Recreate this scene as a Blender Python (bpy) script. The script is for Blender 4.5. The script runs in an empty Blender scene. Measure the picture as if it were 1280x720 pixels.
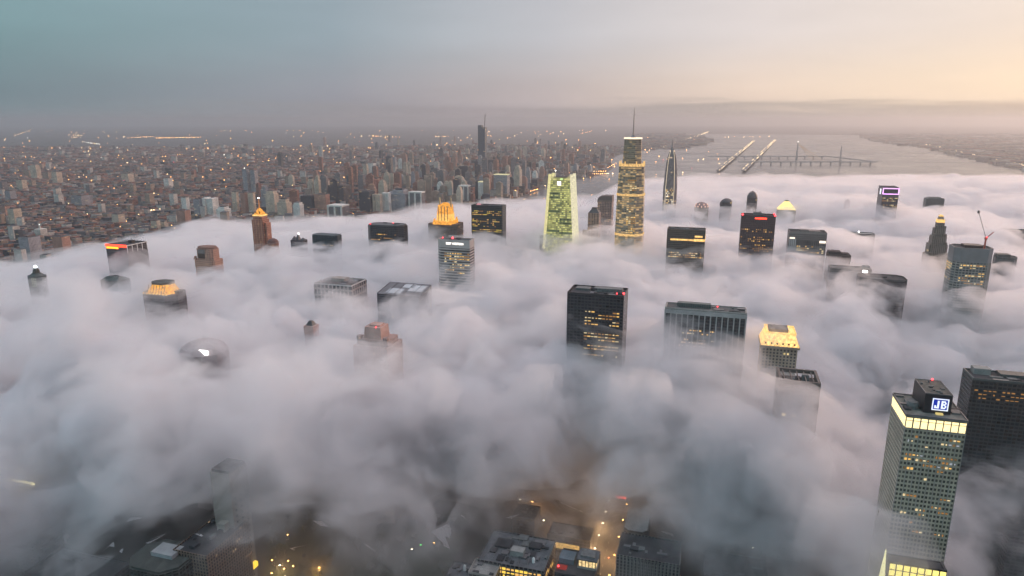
import bpy, math, random
import numpy as np
from mathutils import Vector
random.seed(11)
S = bpy.context.scene
COL = S.collection
R = math.radians
# ------------------------------------------------------------------ camera
CAM_Z, PITCH, FPX = 480.0, R(13.8), 853.0
cd = bpy.data.cameras.new('camera'); cam = bpy.data.objects.new('camera', cd); COL.objects.link(cam)
cam.location = (0, 0, CAM_Z); cam.rotation_euler = (math.pi/2 - PITCH, 0, 0)
cd.sensor_width = 36; cd.lens = FPX/1280*36; cd.clip_start = 1; cd.clip_end = 200000
S.camera = cam
CP, SP = math.cos(PITCH), math.sin(PITCH)
def ray(px, py):
    dx, dy = (px-640)/FPX, -(py-360)/FPX
    return Vector((dx, CP + dy*SP, -SP + dy*CP))
def at_depth(px, py, D):
    r = ray(px, py); return Vector((0, 0, CAM_Z)) + r*(D/r.y)
def at_height(px, py, z):
    r = ray(px, py); return Vector((0, 0, CAM_Z)) + r*((z-CAM_Z)/r.z)
def proj(p):
    d = Vector(p) - Vector((0, 0, CAM_Z)); c = d.y*CP - d.z*SP
    return 640 + FPX*d.x/c, 360 - FPX*(d.y*SP + d.z*CP)/c
GRID = R(16.5)                                   # the street grid runs off to the right
UR = Vector((math.cos(GRID), -math.sin(GRID), 0)); UD = Vector((math.sin(GRID), math.cos(GRID), 0))

# ------------------------------------------------------------------ node helpers
def nmat(name):
    m = bpy.data.materials.new(name); m.use_nodes = True
    nt = m.node_tree; nt.nodes.clear()
    out = nt.nodes.new('ShaderNodeOutputMaterial')
    return m, nt, out
def node(nt, t, ins=None, **kw):
    n = nt.nodes.new(t)
    for k, v in kw.items(): setattr(n, k, v)
    for k, v in (ins or {}).items():
        if hasattr(v, 'is_output'): nt.links.new(v, n.inputs[k])
        else: n.inputs[k].default_value = v
    return n
def M(nt, op, a, b=0.0, c=0.0):
    n = node(nt, 'ShaderNodeMath', {0: a, 1: b, 2: c}, operation=op); return n.outputs[0]
def lin(r, g, b):
    f = lambda c: (c/255/12.92) if c/255 <= .04045 else ((c/255+.055)/1.055)**2.4
    return (f(r), f(g), f(b), 1)
MATS = {}
def plain(name, rgb, rough=.7, metal=0., var=.25, scale=.05):
    if name in MATS: return MATS[name]
    m, nt, out = nmat(name)
    tc = node(nt, 'ShaderNodeTexCoord')
    no = node(nt, 'ShaderNodeTexNoise', {'Vector': tc.outputs['Object'], 'Scale': scale, 'Detail': 5., 'Roughness': .65})
    mr = node(nt, 'ShaderNodeMapRange', {0: no.outputs[0], 1: .3, 2: .7, 3: 1-var, 4: 1+var})
    mx = node(nt, 'ShaderNodeVectorMath', {0: rgb[:3], 1: mr.outputs[0]}, operation='MULTIPLY')
    b = node(nt, 'ShaderNodeBsdfPrincipled', {'Base Color': mx.outputs[0], 'Roughness': rough, 'Metallic': metal})
    nt.links.new(b.outputs[0], out.inputs[0]); MATS[name] = m; return m
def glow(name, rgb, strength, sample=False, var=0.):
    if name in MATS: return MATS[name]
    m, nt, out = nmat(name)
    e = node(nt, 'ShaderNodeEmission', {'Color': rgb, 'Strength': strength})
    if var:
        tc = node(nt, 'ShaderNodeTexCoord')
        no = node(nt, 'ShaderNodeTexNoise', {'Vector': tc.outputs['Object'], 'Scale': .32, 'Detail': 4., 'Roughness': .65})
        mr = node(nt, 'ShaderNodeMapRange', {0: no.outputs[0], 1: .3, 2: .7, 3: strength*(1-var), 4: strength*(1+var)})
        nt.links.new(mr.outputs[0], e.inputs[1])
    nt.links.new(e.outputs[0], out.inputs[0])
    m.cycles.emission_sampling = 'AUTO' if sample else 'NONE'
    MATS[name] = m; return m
def facade(name, wall, glass, floor=4., bay=4., fu=.7, fv=.6, lit=0., litc=(1, .72, .3, 1), lits=2., rough=.25, world=False, band=False, wrough=.7, runs=3., gate=.75):
    """walls with recess-toned glazing on a bay / storey grid, a share of it lit from inside"""
    if name in MATS: return MATS[name]
    m, nt, out = nmat(name)
    tc = node(nt, 'ShaderNodeTexCoord'); geo = node(nt, 'ShaderNodeNewGeometry')
    if world:
        P = node(nt, 'ShaderNodeVectorRotate', {'Vector': geo.outputs['Position'], 'Angle': GRID}, rotation_type='Z_AXIS').outputs[0]
        N = node(nt, 'ShaderNodeVectorRotate', {'Vector': geo.outputs['Normal'], 'Angle': GRID}, rotation_type='Z_AXIS').outputs[0]
    else:
        P = tc.outputs['Object']; N = tc.outputs['Normal']
    p = node(nt, 'ShaderNodeSeparateXYZ', {0: P}); n = node(nt, 'ShaderNodeSeparateXYZ', {0: N})
    ax = M(nt, 'ABSOLUTE', n.outputs[0]); ay = M(nt, 'ABSOLUTE', n.outputs[1])
    side = M(nt, 'GREATER_THAN', ax, ay)
    u = M(nt, 'ADD', M(nt, 'MULTIPLY', p.outputs[1], side), M(nt, 'MULTIPLY', p.outputs[0], M(nt, 'SUBTRACT', 1., side)))
    us = M(nt, 'DIVIDE', u, bay); vs = M(nt, 'DIVIDE', p.outputs[2], floor)
    fuu = M(nt, 'FRACT', M(nt, 'ADD', us, 500.)); fvv = M(nt, 'FRACT', vs)
    iu = M(nt, 'FLOOR', us); iv = M(nt, 'FLOOR', vs)
    mv = M(nt, 'LESS_THAN', M(nt, 'ABSOLUTE', M(nt, 'SUBTRACT', fvv, .5)), fv/2)
    mu = M(nt, 'LESS_THAN', M(nt, 'ABSOLUTE', M(nt, 'SUBTRACT', fuu, .5)), fu/2)
    mask = mv if band else M(nt, 'MULTIPLY', mu, mv)
    vert = M(nt, 'LESS_THAN', M(nt, 'ABSOLUTE', n.outputs[2]), .5)
    mask = M(nt, 'MULTIPLY', mask, vert)
    no = node(nt, 'ShaderNodeTexNoise', {'Vector': P, 'Scale': .03, 'Detail': 4.})
    wn0 = node(nt, 'ShaderNodeCombineXYZ', {0: iu, 1: iv, 2: side})
    wn = node(nt, 'ShaderNodeTexWhiteNoise', {'Vector': wn0.outputs[0]}, noise_dimensions='3D')
    mr = node(nt, 'ShaderNodeMapRange', {0: no.outputs[0], 1: .3, 2: .7, 3: .75, 4: 1.25})
    wcol = node(nt, 'ShaderNodeVectorMath', {0: wall[:3], 1: mr.outputs[0]}, operation='MULTIPLY').outputs[0]
    gv = node(nt, 'ShaderNodeMapRange', {0: wn.outputs[0], 3: .5, 4: 1.6})
    gcol = node(nt, 'ShaderNodeVectorMath', {0: glass[:3], 1: gv.outputs[0]}, operation='MULTIPLY').outputs[0]
    mc = node(nt, 'ShaderNodeMix', data_type='RGBA'); nt.links.new(mask, mc.inputs[0])
    nt.links.new(wcol, mc.inputs[6]); nt.links.new(gcol, mc.inputs[7])
    rg = M(nt, 'ADD', M(nt, 'MULTIPLY', mask, rough-wrough), wrough)
    b = node(nt, 'ShaderNodeBsdfPrincipled', {'Base Color': mc.outputs[2], 'Roughness': rg})
    if lit > 0:
        runv = node(nt, 'ShaderNodeCombineXYZ', {0: M(nt, 'FLOOR', M(nt, 'DIVIDE', iu, runs)), 1: iv, 2: M(nt, 'ADD', side, 7.)})
        w2 = node(nt, 'ShaderNodeTexWhiteNoise', {'Vector': runv.outputs[0]}, noise_dimensions='3D')
        on = M(nt, 'MULTIPLY', M(nt, 'LESS_THAN', w2.outputs[0], lit), M(nt, 'LESS_THAN', wn.outputs[0], gate))
        st = M(nt, 'MULTIPLY', M(nt, 'MULTIPLY', on, mask), M(nt, 'MULTIPLY', M(nt, 'ADD', wn.outputs[0], .25), lits))
        nt.links.new(st, b.inputs['Emission Strength']); b.inputs['Emission Color'].default_value = litc
    m.cycles.emission_sampling = 'NONE'
    nt.links.new(b.outputs[0], out.inputs[0]); MATS[name] = m; return m

# ------------------------------------------------------------------ mesh helpers
class MB:
    def __init__(s): s.v = []; s.f = []
    def poly(s, pts): i = len(s.v); s.v += [tuple(p) for p in pts]; s.f.append(tuple(range(i, i+len(pts)))); return s
    def box(s, x0, x1, y0, y1, z0, z1):
        return s.frus([(x0, y0), (x1, y0), (x1, y1), (x0, y1)], z0, z1)
    def cbox(s, cx, cy, w, d, z0, z1): return s.box(cx-w/2, cx+w/2, cy-d/2, cy+d/2, z0, z1)
    def frus(s, p0, z0, z1, p1=None, cap=True):
        p1 = p1 or p0; n = len(p0); i = len(s.v)
        s.v += [(x, y, z0) for x, y in p0] + [(x, y, z1) for x, y in p1]
        for k in range(n): s.f.append((i+k, i+(k+1) % n, i+n+(k+1) % n, i+n+k))
        if cap: s.f.append(tuple(range(i+n-1, i-1, -1))); s.f.append(tuple(range(i+n, i+2*n)))
        return s
    def lathe(s, prof, n=16, cx=0., cy=0., ph=0., sx=1., sy=1.):
        i = len(s.v)
        for r, z in prof:
            for k in range(n):
                a = 2*math.pi*k/n + ph; s.v.append((cx + r*math.cos(a)*sx, cy + r*math.sin(a)*sy, z))
        for j in range(len(prof)-1):
            for k in range(n): s.f.append((i+j*n+k, i+j*n+(k+1) % n, i+(j+1)*n+(k+1) % n, i+(j+1)*n+k))
        s.f.append(tuple(i+k for k in range(n-1, -1, -1))); L = i+(len(prof)-1)*n
        s.f.append(tuple(L+k for k in range(n))); return s
    def bar(s, a, b, r, n=5):
        a, b = Vector(a), Vector(b); d = (b-a).normalized()
        t = d.cross(Vector((0, 0, 1)) if abs(d.z) < .9 else Vector((1, 0, 0))).normalized(); q = d.cross(t)
        i = len(s.v)
        for c in (a, b):
            for k in range(n):
                w = 2*math.pi*k/n; s.v.append(tuple(c + t*math.cos(w)*r + q*math.sin(w)*r))
        for k in range(n): s.f.append((i+k, i+(k+1) % n, i+n+(k+1) % n, i+n+k))
        s.f.append(tuple(range(i+n-1, i-1, -1))); s.f.append(tuple(range(i+n, i+2*n))); return s
    def mesh(s, name, mat):
        me = bpy.data.meshes.new(name); me.from_pydata(s.v, [], s.f); me.materials.append(mat); me.update(); return me
    def build(s, name, mat, parent=None, loc=(0, 0, 0)):
        o = bpy.data.objects.new(name, s.mesh(name, mat)); COL.objects.link(o); o.location = loc; o.parent = parent; return o
def rect(w, d, cx=0., cy=0.): return [(cx-w/2, cy-d/2), (cx+w/2, cy-d/2), (cx+w/2, cy+d/2), (cx-w/2, cy+d/2)]
def chamf(w, d, c, cx=0., cy=0.):
    a, b = w/2, d/2
    return [(cx+x, cy+y) for x, y in ((-a+c, -b), (a-c, -b), (a, -b+c), (a, b-c), (a-c, b), (-a+c, b), (-a, b-c), (-a, -b+c))]
def tag(o, label=None, cat=None, group=None, kind=None):
    if label: o['label'] = label
    if cat: o['category'] = cat
    if group: o['group'] = group
    if kind: o['kind'] = kind
    return o
def empty(name, loc, rz=0.):
    o = bpy.data.objects.new(name, None); COL.objects.link(o); o.location = loc; o.rotation_euler = (0, 0, rz); return o
def inst(name, me, parent, loc, rz=0.):
    o = bpy.data.objects.new(name, me); COL.objects.link(o); o.parent = parent; o.location = loc; o.rotation_euler = (0, 0, rz); return o

# ------------------------------------------------------------------ numpy noise
def gnoise(x, y, seed=0):
    xi = np.floor(x).astype(np.int64); yi = np.floor(y).astype(np.int64); xf = x-xi; yf = y-yi
    def g(ix, iy, dx, dy):
        h = (ix*374761393 + iy*668265263 + seed*974711 + 1013904223) & 0xffffffff
        h = ((h ^ (h >> 13))*1274126177) & 0xffffffff; h = h ^ (h >> 16)
        a = (h & 0xffff)/65536.*2*np.pi
        return np.cos(a)*dx + np.sin(a)*dy
    u = xf*xf*xf*(xf*(xf*6-15)+10); v = yf*yf*yf*(yf*(yf*6-15)+10)
    a = g(xi, yi, xf, yf); b = g(xi+1, yi, xf-1, yf); c = g(xi, yi+1, xf, yf-1); d = g(xi+1, yi+1, xf-1, yf-1)
    return ((a*(1-u)+b*u)*(1-v) + (c*(1-u)+d*u)*v)*1.5
def sstep(a, b, x):
    t = np.clip((x-a)/(b-a), 0, 1); return t*t*(3-2*t)
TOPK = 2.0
# ------------------------------------------------------------------ sky and sun
SUN_AZ, SUN_EL = R(50), R(3)                     # just out of frame to the right, at the horizon
W = bpy.data.worlds.new('World'); S.world = W; W.use_nodes = True
wt = W.node_tree; wt.nodes.clear()
wo = node(wt, 'ShaderNodeOutputWorld')
sky = node(wt, 'ShaderNodeTexSky', sky_type='NISHITA', sun_disc=False, sun_elevation=SUN_EL, sun_rotation=SUN_AZ, altitude=200., dust_density=3., ozone_density=2.)
tc = node(wt, 'ShaderNodeTexCoord'); dirv = tc.outputs['Generated']
d = node(wt, 'ShaderNodeSeparateXYZ', {0: dirv})
sunxy = (math.sin(SUN_AZ), math.cos(SUN_AZ), 0.)
az = node(wt, 'ShaderNodeVectorMath', {0: node(wt, 'ShaderNodeVectorMath', {0: node(wt, 'ShaderNodeVectorMath', {0: dirv, 1: (1., 1., 0.)}, operation='MULTIPLY').outputs[0]}, operation='NORMALIZE').outputs[0], 1: sunxy}, operation='DOT_PRODUCT').outputs['Value']
# thin dusk overcast: cool away from the sun, warm towards it
def ramp(nt, fac, stops):
    n = node(nt, 'ShaderNodeValToRGB', {0: fac}); cr = n.color_ramp
    while len(cr.elements) > 1: cr.elements.remove(cr.elements[-1])
    cr.elements[0].position = stops[0][0]; cr.elements[0].color = stops[0][1]
    for p, c in stops[1:]: e = cr.elements.new(p); e.color = c
    return n.outputs[0]
azf = M(wt, 'MULTIPLY_ADD', az, .5, .5)
# azf: left frame edge (az 87deg from sun) ~.53, centre .82, right edge .99
low = ramp(wt, azf, [(0., lin(112, 134, 144)), (.53, lin(122, 144, 152)), (.72, lin(156, 158, 168)), (.84, lin(202, 190, 190)), (.93, lin(246, 224, 206)), (1., lin(255, 236, 210))])
mid = ramp(wt, azf, [(0., lin(125, 158, 166)), (.53, lin(132, 164, 170)), (.72, lin(156, 172, 182)), (.84, lin(198, 198, 204)), (.93, lin(232, 222, 220)), (1., lin(246, 232, 222))])
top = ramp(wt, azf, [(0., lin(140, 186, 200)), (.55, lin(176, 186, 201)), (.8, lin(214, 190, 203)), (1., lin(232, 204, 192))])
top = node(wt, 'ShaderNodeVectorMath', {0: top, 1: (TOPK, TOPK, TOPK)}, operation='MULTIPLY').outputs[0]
el = M(wt, 'ARCSINE', d.outputs[2])
def mixc(nt, f, a, b):
    n = node(nt, 'ShaderNodeMix', data_type='RGBA'); nt.links.new(f, n.inputs[0]); nt.links.new(a, n.inputs[6]); nt.links.new(b, n.inputs[7]); return n.outputs[2]
def smooth(nt, v, a, b): return node(nt, 'ShaderNodeMapRange', {0: v, 1: a, 2: b, 3: 0., 4: 1.}, interpolation_type='SMOOTHSTEP').outputs[0]
veil = mixc(wt, smooth(wt, el, .025, .12), low, mid)
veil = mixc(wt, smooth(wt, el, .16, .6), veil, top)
# low dark stratus streaks along the horizon
sv = node(wt, 'ShaderNodeVectorMath', {0: dirv, 1: (3., 3., 60.)}, operation='MULTIPLY').outputs[0]
ns = node(wt, 'ShaderNodeTexNoise', {'Vector': sv, 'Scale': 1., 'Detail': 4., 'Roughness': .55})
edge = M(wt, 'ADD', M(wt, 'MULTIPLY', M(wt, 'SUBTRACT', ns.outputs[0], .5), .05), el)
bank = M(wt, 'SUBTRACT', 1., smooth(wt, edge, .012, .03))
bankc = ramp(wt, azf, [(.5, lin(120, 142, 150)), (.8, lin(172, 164, 168)), (1., lin(188, 178, 166))])
veil = mixc(wt, M(wt, 'MULTIPLY', bank, .9), veil, bankc)
ns2 = node(wt, 'ShaderNodeTexNoise', {'Vector': node(wt, 'ShaderNodeVectorMath', {0: dirv, 1: (1.5, 1.5, 9.)}, operation='MULTIPLY').outputs[0], 'Scale': 1.6, 'Detail': 5.})
mod = node(wt, 'ShaderNodeMapRange', {0: ns2.outputs[0], 1: .3, 2: .7, 3: .93, 4: 1.07}).outputs[0]
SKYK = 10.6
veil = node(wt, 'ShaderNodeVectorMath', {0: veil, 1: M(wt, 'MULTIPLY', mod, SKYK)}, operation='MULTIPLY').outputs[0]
fin = mixc(wt, node(wt, 'ShaderNodeValue').outputs[0], veil, sky.outputs[0])
for n_ in wt.nodes:
    if n_.type == 'VALUE': n_.outputs[0].default_value = .15
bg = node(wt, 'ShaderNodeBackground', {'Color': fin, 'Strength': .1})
wt.links.new(bg.outputs[0], wo.inputs[0])
sl = bpy.data.lights.new('sun', 'SUN'); sl.energy = 2.2; sl.angle = R(20); sl.color = (1, .66, .46)
so = bpy.data.objects.new('sun', sl); COL.objects.link(so)
sd = Vector((math.sin(SUN_AZ)*math.cos(R(5)), math.cos(SUN_AZ)*math.cos(R(5)), math.sin(R(5))))
so.rotation_euler = sd.to_track_quat('Z', 'Y').to_euler(); so.location = (300, 300, 3000)
S.view_settings.view_transform = 'Standard'; S.view_settings.look = 'None'; S.view_settings.gamma = 1; S.view_settings.use_curve_mapping = False
S.view_settings.exposure = 0.
cy = S.cycles
cy.max_bounces = 10; cy.volume_bounces = 6; cy.diffuse_bounces = 2; cy.glossy_bounces = 2; cy.transmission_bounces = 2
cy.sample_clamp_indirect = 3; cy.use_denoising = True; cy.caustics_reflective = False; cy.caustics_refractive = False
cy.use_adaptive_sampling = True; cy.adaptive_threshold = .03
# ------------------------------------------------------------------ fog: heightfield of the fog top over the city
FZ = 205.
def volmat(name, dens, col, aniso):
    m, nt, out = nmat(name)
    v = node(nt, 'ShaderNodeVolumePrincipled', {'Color': col, 'Density': dens, 'Anisotropy': aniso})
    nt.links.new(v.outputs[0], out.inputs[1]); m.cycles.homogeneous_volume = True
    return m
xs = np.arange(-3400, 5200, 13.)
ys = [360.]
while ys[-1] < 6800: ys.append(ys[-1] + max(6.5, ys[-1]*.0075))
ys = np.array(ys); X, Y = np.meshgrid(xs, ys)
PX = 640 + FPX*X/(Y*CP + 270*SP)                  # bearing, only used to lay out the shape of the bank
# far edge of the bank (distance along Y at which it has thinned to the ground)
ex = [-400, 0, 100, 200, 260, 450, 560, 650, 740, 800, 860, 1000, 1280, 1700]
ey = [345, 330, 312, 292, 278, 273, 258, 250, 248, 226, 222, 222, 222, 222]
EYE = np.array([CAM_Z/math.tan(PITCH + math.atan((y-360)/FPX)) for y in ey])
DE = np.interp(PX, ex, EYE)*(1 + .09*gnoise(X/310, Y/420, 14) + .05*gnoise(X/120, Y/160, 15))
# near edge (the bank's front face)
nx = [-300, 0, 120, 220, 300, 430, 560, 660, 740, 800, 880, 980, 1040, 1090, 1140, 1220, 1300, 1600]
ny = [500, 530, 555, 570, 575, 585, 610, 630, 665, 640, 590, 575, 560, 570, 580, 600, 625, 640]
DN = np.interp(PX, nx, ny)
n0 = gnoise(X/420, Y/520, 1); n1 = np.abs(gnoise(X/150, Y/170, 2)); n2 = np.abs(gnoise(X/70+.3*n0, Y/75, 3)); n3 = np.abs(gnoise(X/33, Y/35, 4)); n4 = gnoise(X/950, Y/1100, 9)
near = 1-sstep(700, 1500, Y)
DNn = DN + 45*gnoise(X/110, Y/110, 5) + 25*gnoise(X/45, Y/45, 6)
CTRL = []                                          # (x, y, z): the fog level on each tower, filled by the towers' table
def wispmat(name, dens, col, aniso, lo, hi, step):
    """torn, wispy air: density follows a warped 3-D noise"""
    m, nt, out = nmat(name)
    tc = node(nt, 'ShaderNodeTexCoord')
    sc = node(nt, 'ShaderNodeVectorMath', {0: tc.outputs['Object'], 1: (1/80., 1/100., 1/52.)}, operation='MULTIPLY')
    no = node(nt, 'ShaderNodeTexNoise', {'Vector': sc.outputs[0], 'Scale': 1., 'Detail': 4.5, 'Roughness': .66, 'Distortion': .5})
    mr = node(nt, 'ShaderNodeMapRange', {0: no.outputs[0], 1: lo, 2: hi, 3: 0., 4: dens}, interpolation_type='SMOOTHSTEP')
    v = node(nt, 'ShaderNodeVolumePrincipled', {'Color': col, 'Density': mr.outputs[0], 'Anisotropy': aniso})
    nt.links.new(v.outputs[0], out.inputs[1]); m.cycles.volume_step_rate = step
    return m
def gn3(x, y, z, seed=0):
    xi = np.floor(x).astype(np.int64); yi = np.floor(y).astype(np.int64); zi = np.floor(z).astype(np.int64); f = [x-xi, y-yi, z-zi]
    def g(a, b, c):
        h = ((xi+a)*374761393 + (yi+b)*668265263 + (zi+c)*1440662683 + seed*974711) & 0xffffffff
        h = ((h ^ (h >> 13))*1274126177) & 0xffffffff; h = h ^ (h >> 16)
        u = ((h & 0x3ff)/512.-1)*(f[0]-a); v = (((h >> 10) & 0x3ff)/512.-1)*(f[1]-b); w = (((h >> 20) & 0x3ff)/512.-1)*(f[2]-c); return u+v+w
    t = [q*q*q*(q*(q*6-15)+10) for q in f]; L = lambda a, b, k: a+(b-a)*t[k]
    return L(L(L(g(0,0,0), g(1,0,0), 0), L(g(0,1,0), g(1,1,0), 0), 1), L(L(g(0,0,1), g(1,0,1), 0), L(g(0,1,1), g(1,1,1), 0), 1), 2)*1.3
def puff(Xv, Yv, Zv):
    return 46*(np.abs(gn3(Xv/120, Yv/120, Zv/95, 31))-.22) + 26*(np.abs(gn3(Xv/55, Yv/55, Zv/46, 32))-.22) + 11*(np.abs(gn3(Xv/25, Yv/25, Zv/22, 33))-.22)
FREE = [(1150, 525, 168, 55), (1168, 1280, 160, 42), (1245, 600, 100, 60), (272, 540, 235, 34), (990, 650, 208, 30), (1260, 760, 130, 70), (1090, 560, 130, 40), (1160, 680, 130, 50), (1290, 880, 180, 60), (236, 752, 226, 42), (254, 1315, 140, 42), (385, 880, 222, 30), (985, 655, 200, 36), (1000, 640, 196, 30), (560, 800, 225, 70), (330, 760, 215, 70), (900, 690, 205, 60), (640, 900, 225, 60)]
for (px_, D_, z_, r_) in FREE: q_ = at_depth(px_, 500, D_); CTRL.append((q_.x, D_, z_, r_, 0))
def fog_build():
    base = np.full_like(X, FZ); wsum = np.full_like(X, .15)
    base *= .15; damp = np.ones_like(X)
    for (cx, cyy, cz, rad, *fr_) in CTRL:
        w = np.exp(-((X-cx)**2 + (Y-cyy)**2)/(2*(rad*1.3)**2))
        base += w*cz; wsum += w
        if not fr_: damp *= 1 - .8*np.exp(-((X-cx)**2 + (Y-cyy+rad)**2)/(2*(rad*1.1)**2))
    base /= wsum
    amp = .45 + .55*near
    bil = 26*(n0) + 12*n4 + amp*(92*(n1-.26) + 44*(n2-.28) + 14*(n3-.28))
    top = base + bil*damp
    lim = CAM_Z*(1-Y/(DE*.93)) - 4 + .3*bil*sstep(0, 1500, DE-Y)      # thins out along the far edge
    k = 18.; top = -k*np.logaddexp(-top/k, -lim/k)
    front = sstep(0, 85, Y-DNn)
    return top, front, damp
def fog_shell(name, mat, top, front, lift, off, parent=None):
    """closed shell: puffy top, level underside that lifts clear of the street along the near edge"""
    ny_, nx_ = X.shape
    flo = 1.5 + off + lift*(1-sstep(30, 240, Y-DNn))*near
    T = flo + (np.maximum(top, flo+.5)-flo)*front
    gx = np.gradient(T, xs, axis=1); gy = np.gradient(T, ys, axis=0); nl = np.sqrt(gx*gx+gy*gy+1)
    A_ = (.18+.82*near)*np.clip((T-flo)/50, 0, 1)*np.clip(nl-.7, .55, 1.1)*PUFF*np.clip(WD, .3, 1); pf = puff(X, Y, T)*A_
    XX, YY, T = X-gx/nl*pf, Y-gy/nl*pf, T+pf/nl
    flo = flo + near*np.clip(lift/90, 0, 1)*(1-sstep(30, 240, Y-DNn))*gnoise(X/60, Y/60, 41)*22*np.clip(front*4, 0, 1)
    flo = np.minimum(flo, T-.5); keepv = front > .004
    v = np.concatenate([np.stack([XX, YY, T], -1).reshape(-1, 3), np.stack([XX, YY, flo], -1).reshape(-1, 3)])
    idx = np.arange(ny_*nx_).reshape(ny_, nx_)
    kv = keepv & (T > flo+.6)
    keep = kv[:-1, :-1] | kv[1:, 1:] | kv[:-1, 1:] | kv[1:, :-1]
    a, b, c, d_ = idx[:-1, :-1], idx[:-1, 1:], idx[1:, 1:], idx[1:, :-1]
    q = np.stack([a, b, c, d_], -1)[keep]; qb = (np.stack([a, d_, c, b], -1) + ny_*nx_)[keep]
    kp = np.pad(keep, 1); sides = []; O = ny_*nx_
    for (sl_, p, r) in ((kp[:-2, 1:-1], a, b), (kp[2:, 1:-1], c, d_), (kp[1:-1, :-2], d_, a), (kp[1:-1, 2:], b, c)):
        e = keep & ~sl_
        sides.append(np.stack([p[e], p[e]+O, r[e]+O, r[e]], -1))
    F = np.concatenate([q, qb] + sides)
    used = np.unique(F); rm = np.zeros(2*O, np.int64); rm[used] = np.arange(len(used))
    me = bpy.data.meshes.new(name); me.from_pydata(v[used], [], rm[F].tolist()); me.materials.append(mat)
    o = bpy.data.objects.new(name, me); COL.objects.link(o); o.parent = parent; return o
def make_fog():
    global WD
    top, front, WD = fog_build()
    LIFT = np.interp(PX, [-300, 60, 250, 500, 760, 900, 1000, 1080, 1600], [70, 95, 120, 100, 85, 70, 62, 60, 60])
    far = 1-near
    EX = np.interp(PX, [40, 130, 200, 310, 420, 700, 800, 1000, 1090, 1200, 1300], [20, 40, 95, 95, 70, 60, 60, 75, 200, 170, 120])*(1+.3*n0); ff = sstep(-6, 75, Y-(DNn-EX))
    core = fog_shell('fog', volmat('fog_core', FOG_D[0], FOG_C, FOG_G), np.minimum(top-18-12*far, np.where(Y > 1500, CAM_Z*(1-Y/(DE*.8))-8, 1e4)), front, LIFT, 3.)
    tag(core, kind='stuff')
    e = fog_shell('fog_fringe', wispmat('fog_edge', FOG_D[1], FOG_C, FOG_G, .42, .66, WSTEP), top+30*near+15*far+.08*np.maximum(EX-75, 0), np.maximum(ff, sstep(-.06, .8, front)), np.interp(PX, [-300, 60, 170, 330, 430, 500, 760, 900, 1000, 1080, 1600], [57, 90, 150, 150, 92, 82, 70, 57, 50, 50, 50]), 0., core)
    tag(e, kind='stuff')
    fm = sstep(0, 170, Y-(DNn-150)); m_ = fog_shell('low_mist', volmat('low_mist', FOG_D[2], FOG_C, FOG_G), np.maximum(np.minimum(top-30, 95+30*n0+35*(n1-.3))*near, np.minimum(CAM_Z*(1-Y/(DE*1.1))+6*n1+30*gnoise(X/160, Y/260, 17)*sstep(.5, .8, Y/DE), top+45)*sstep(.3, 1, far)*sstep(.5, .85, Y/DE)), fm, LIFT*0, 1.2, core)
    tag(m_, kind='stuff')
PUFF = 1.55; FOG_G = .4
FOG_D = (.045, .03, .0028); FOG_C = (.98, .957, .967, 1); WSTEP = .034
def make_haze(dens, col):
    b = MB().box(-45000, 45000, -3000, 62000, -1, 640).build('haze', volmat('haze_air', dens, col, .55)); tag(b, kind='stuff'); return b
# ------------------------------------------------------------------ materials shared by the towers
ROOF = plain('roof_gravel', (.10, .095, .095), .9, 0, .35, .08)
ROOF_D = plain('roof_dark', (.035, .035, .04), .85, 0, .4, .08)
ROOF_P = plain('roof_pale', (.26, .25, .24), .85, 0, .3, .08)
CONC = plain('concrete', (.30, .27, .25), .8, 0, .2)
STEEL = plain('steel', (.18, .18, .19), .45, .6, .2)
DARK = plain('dark_cladding', (.02, .02, .024), .4, 0, .3)
MECH = plain('plant_grey', (.13, .13, .13), .7, 0, .35, .3)
WHITE = plain('white_paint', (.7, .68, .66), .6, 0, .1)
YEL = [glow('lit_window_warm', (1, .58, .16, 1), .95, var=.45), glow('lit_window_pale', (1, .78, .42, 1), .8, var=.5), glow('lit_window_dim', (1, .50, .16, 1), .33, var=.5)]
REDL = glow('beacon_red', (1, .05, .06, 1), 6.); WHL = glow('beacon_white', (1, .97, .92, 1), 9.)
GOLD = glow('painted_flood_gold', (1, .43, .075, 1), 1.0, True, .65); GOLDB = glow('lit_gold_strip', (1, .60, .20, 1), 1.25, True, .5); GOLD3 = glow('painted_flood_cream', (1, .60, .22, 1), 1.5, True, .45)  # crown surfaces emit by themselves, standing in for floodlight falling on stone
NEONR = glow('neon_red', (1, .045, .02, 1), 4.5, True); NEONO = glow('neon_orange', (1, .28, .02, 1), 4.)
class T: pass
def site(name, label, cat, xl, yt, xr, yb, depth, zf=None, group=None, rad=None, D=None, ctrl=True, dip=.0):
    """a tower's base on the ground: front roof corner seen at (xl, yt), front edge ending at xr, fog meeting it at yb"""
    zf = FZ if zf is None else zf; t = T()
    t.D = D or (CAM_Z-zf)/math.tan(PITCH + math.atan((yb-360)/FPX))
    P = at_depth(xl, yt, t.D); k = (xr-640)/FPX; c0 = P.y*CP - (P.z-CAM_Z)*SP
    t.w = (k*c0 - P.x)/(UR.x - k*UR.y*CP); t.d = depth; t.H = P.z; t.zf = zf
    c = P + UR*t.w/2 + UD*depth/2; t.c = c
    t.m = t.D/FPX                                   # metres per photo pixel here
    t.root = tag(empty(name, (c.x, c.y, 0), -GRID), label, cat, group)
    t.x0, t.x1, t.y0, t.y1 = -t.w/2, t.w/2, -depth/2, depth/2
    if ctrl: CTRL.append((c.x, c.y - depth*.3, zf+(11 if t.D < 1000 else 7)-dip*min(30., max(0., 42-(t.H-zf))), rad or max(t.w, depth)*.75))
    return t
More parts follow.
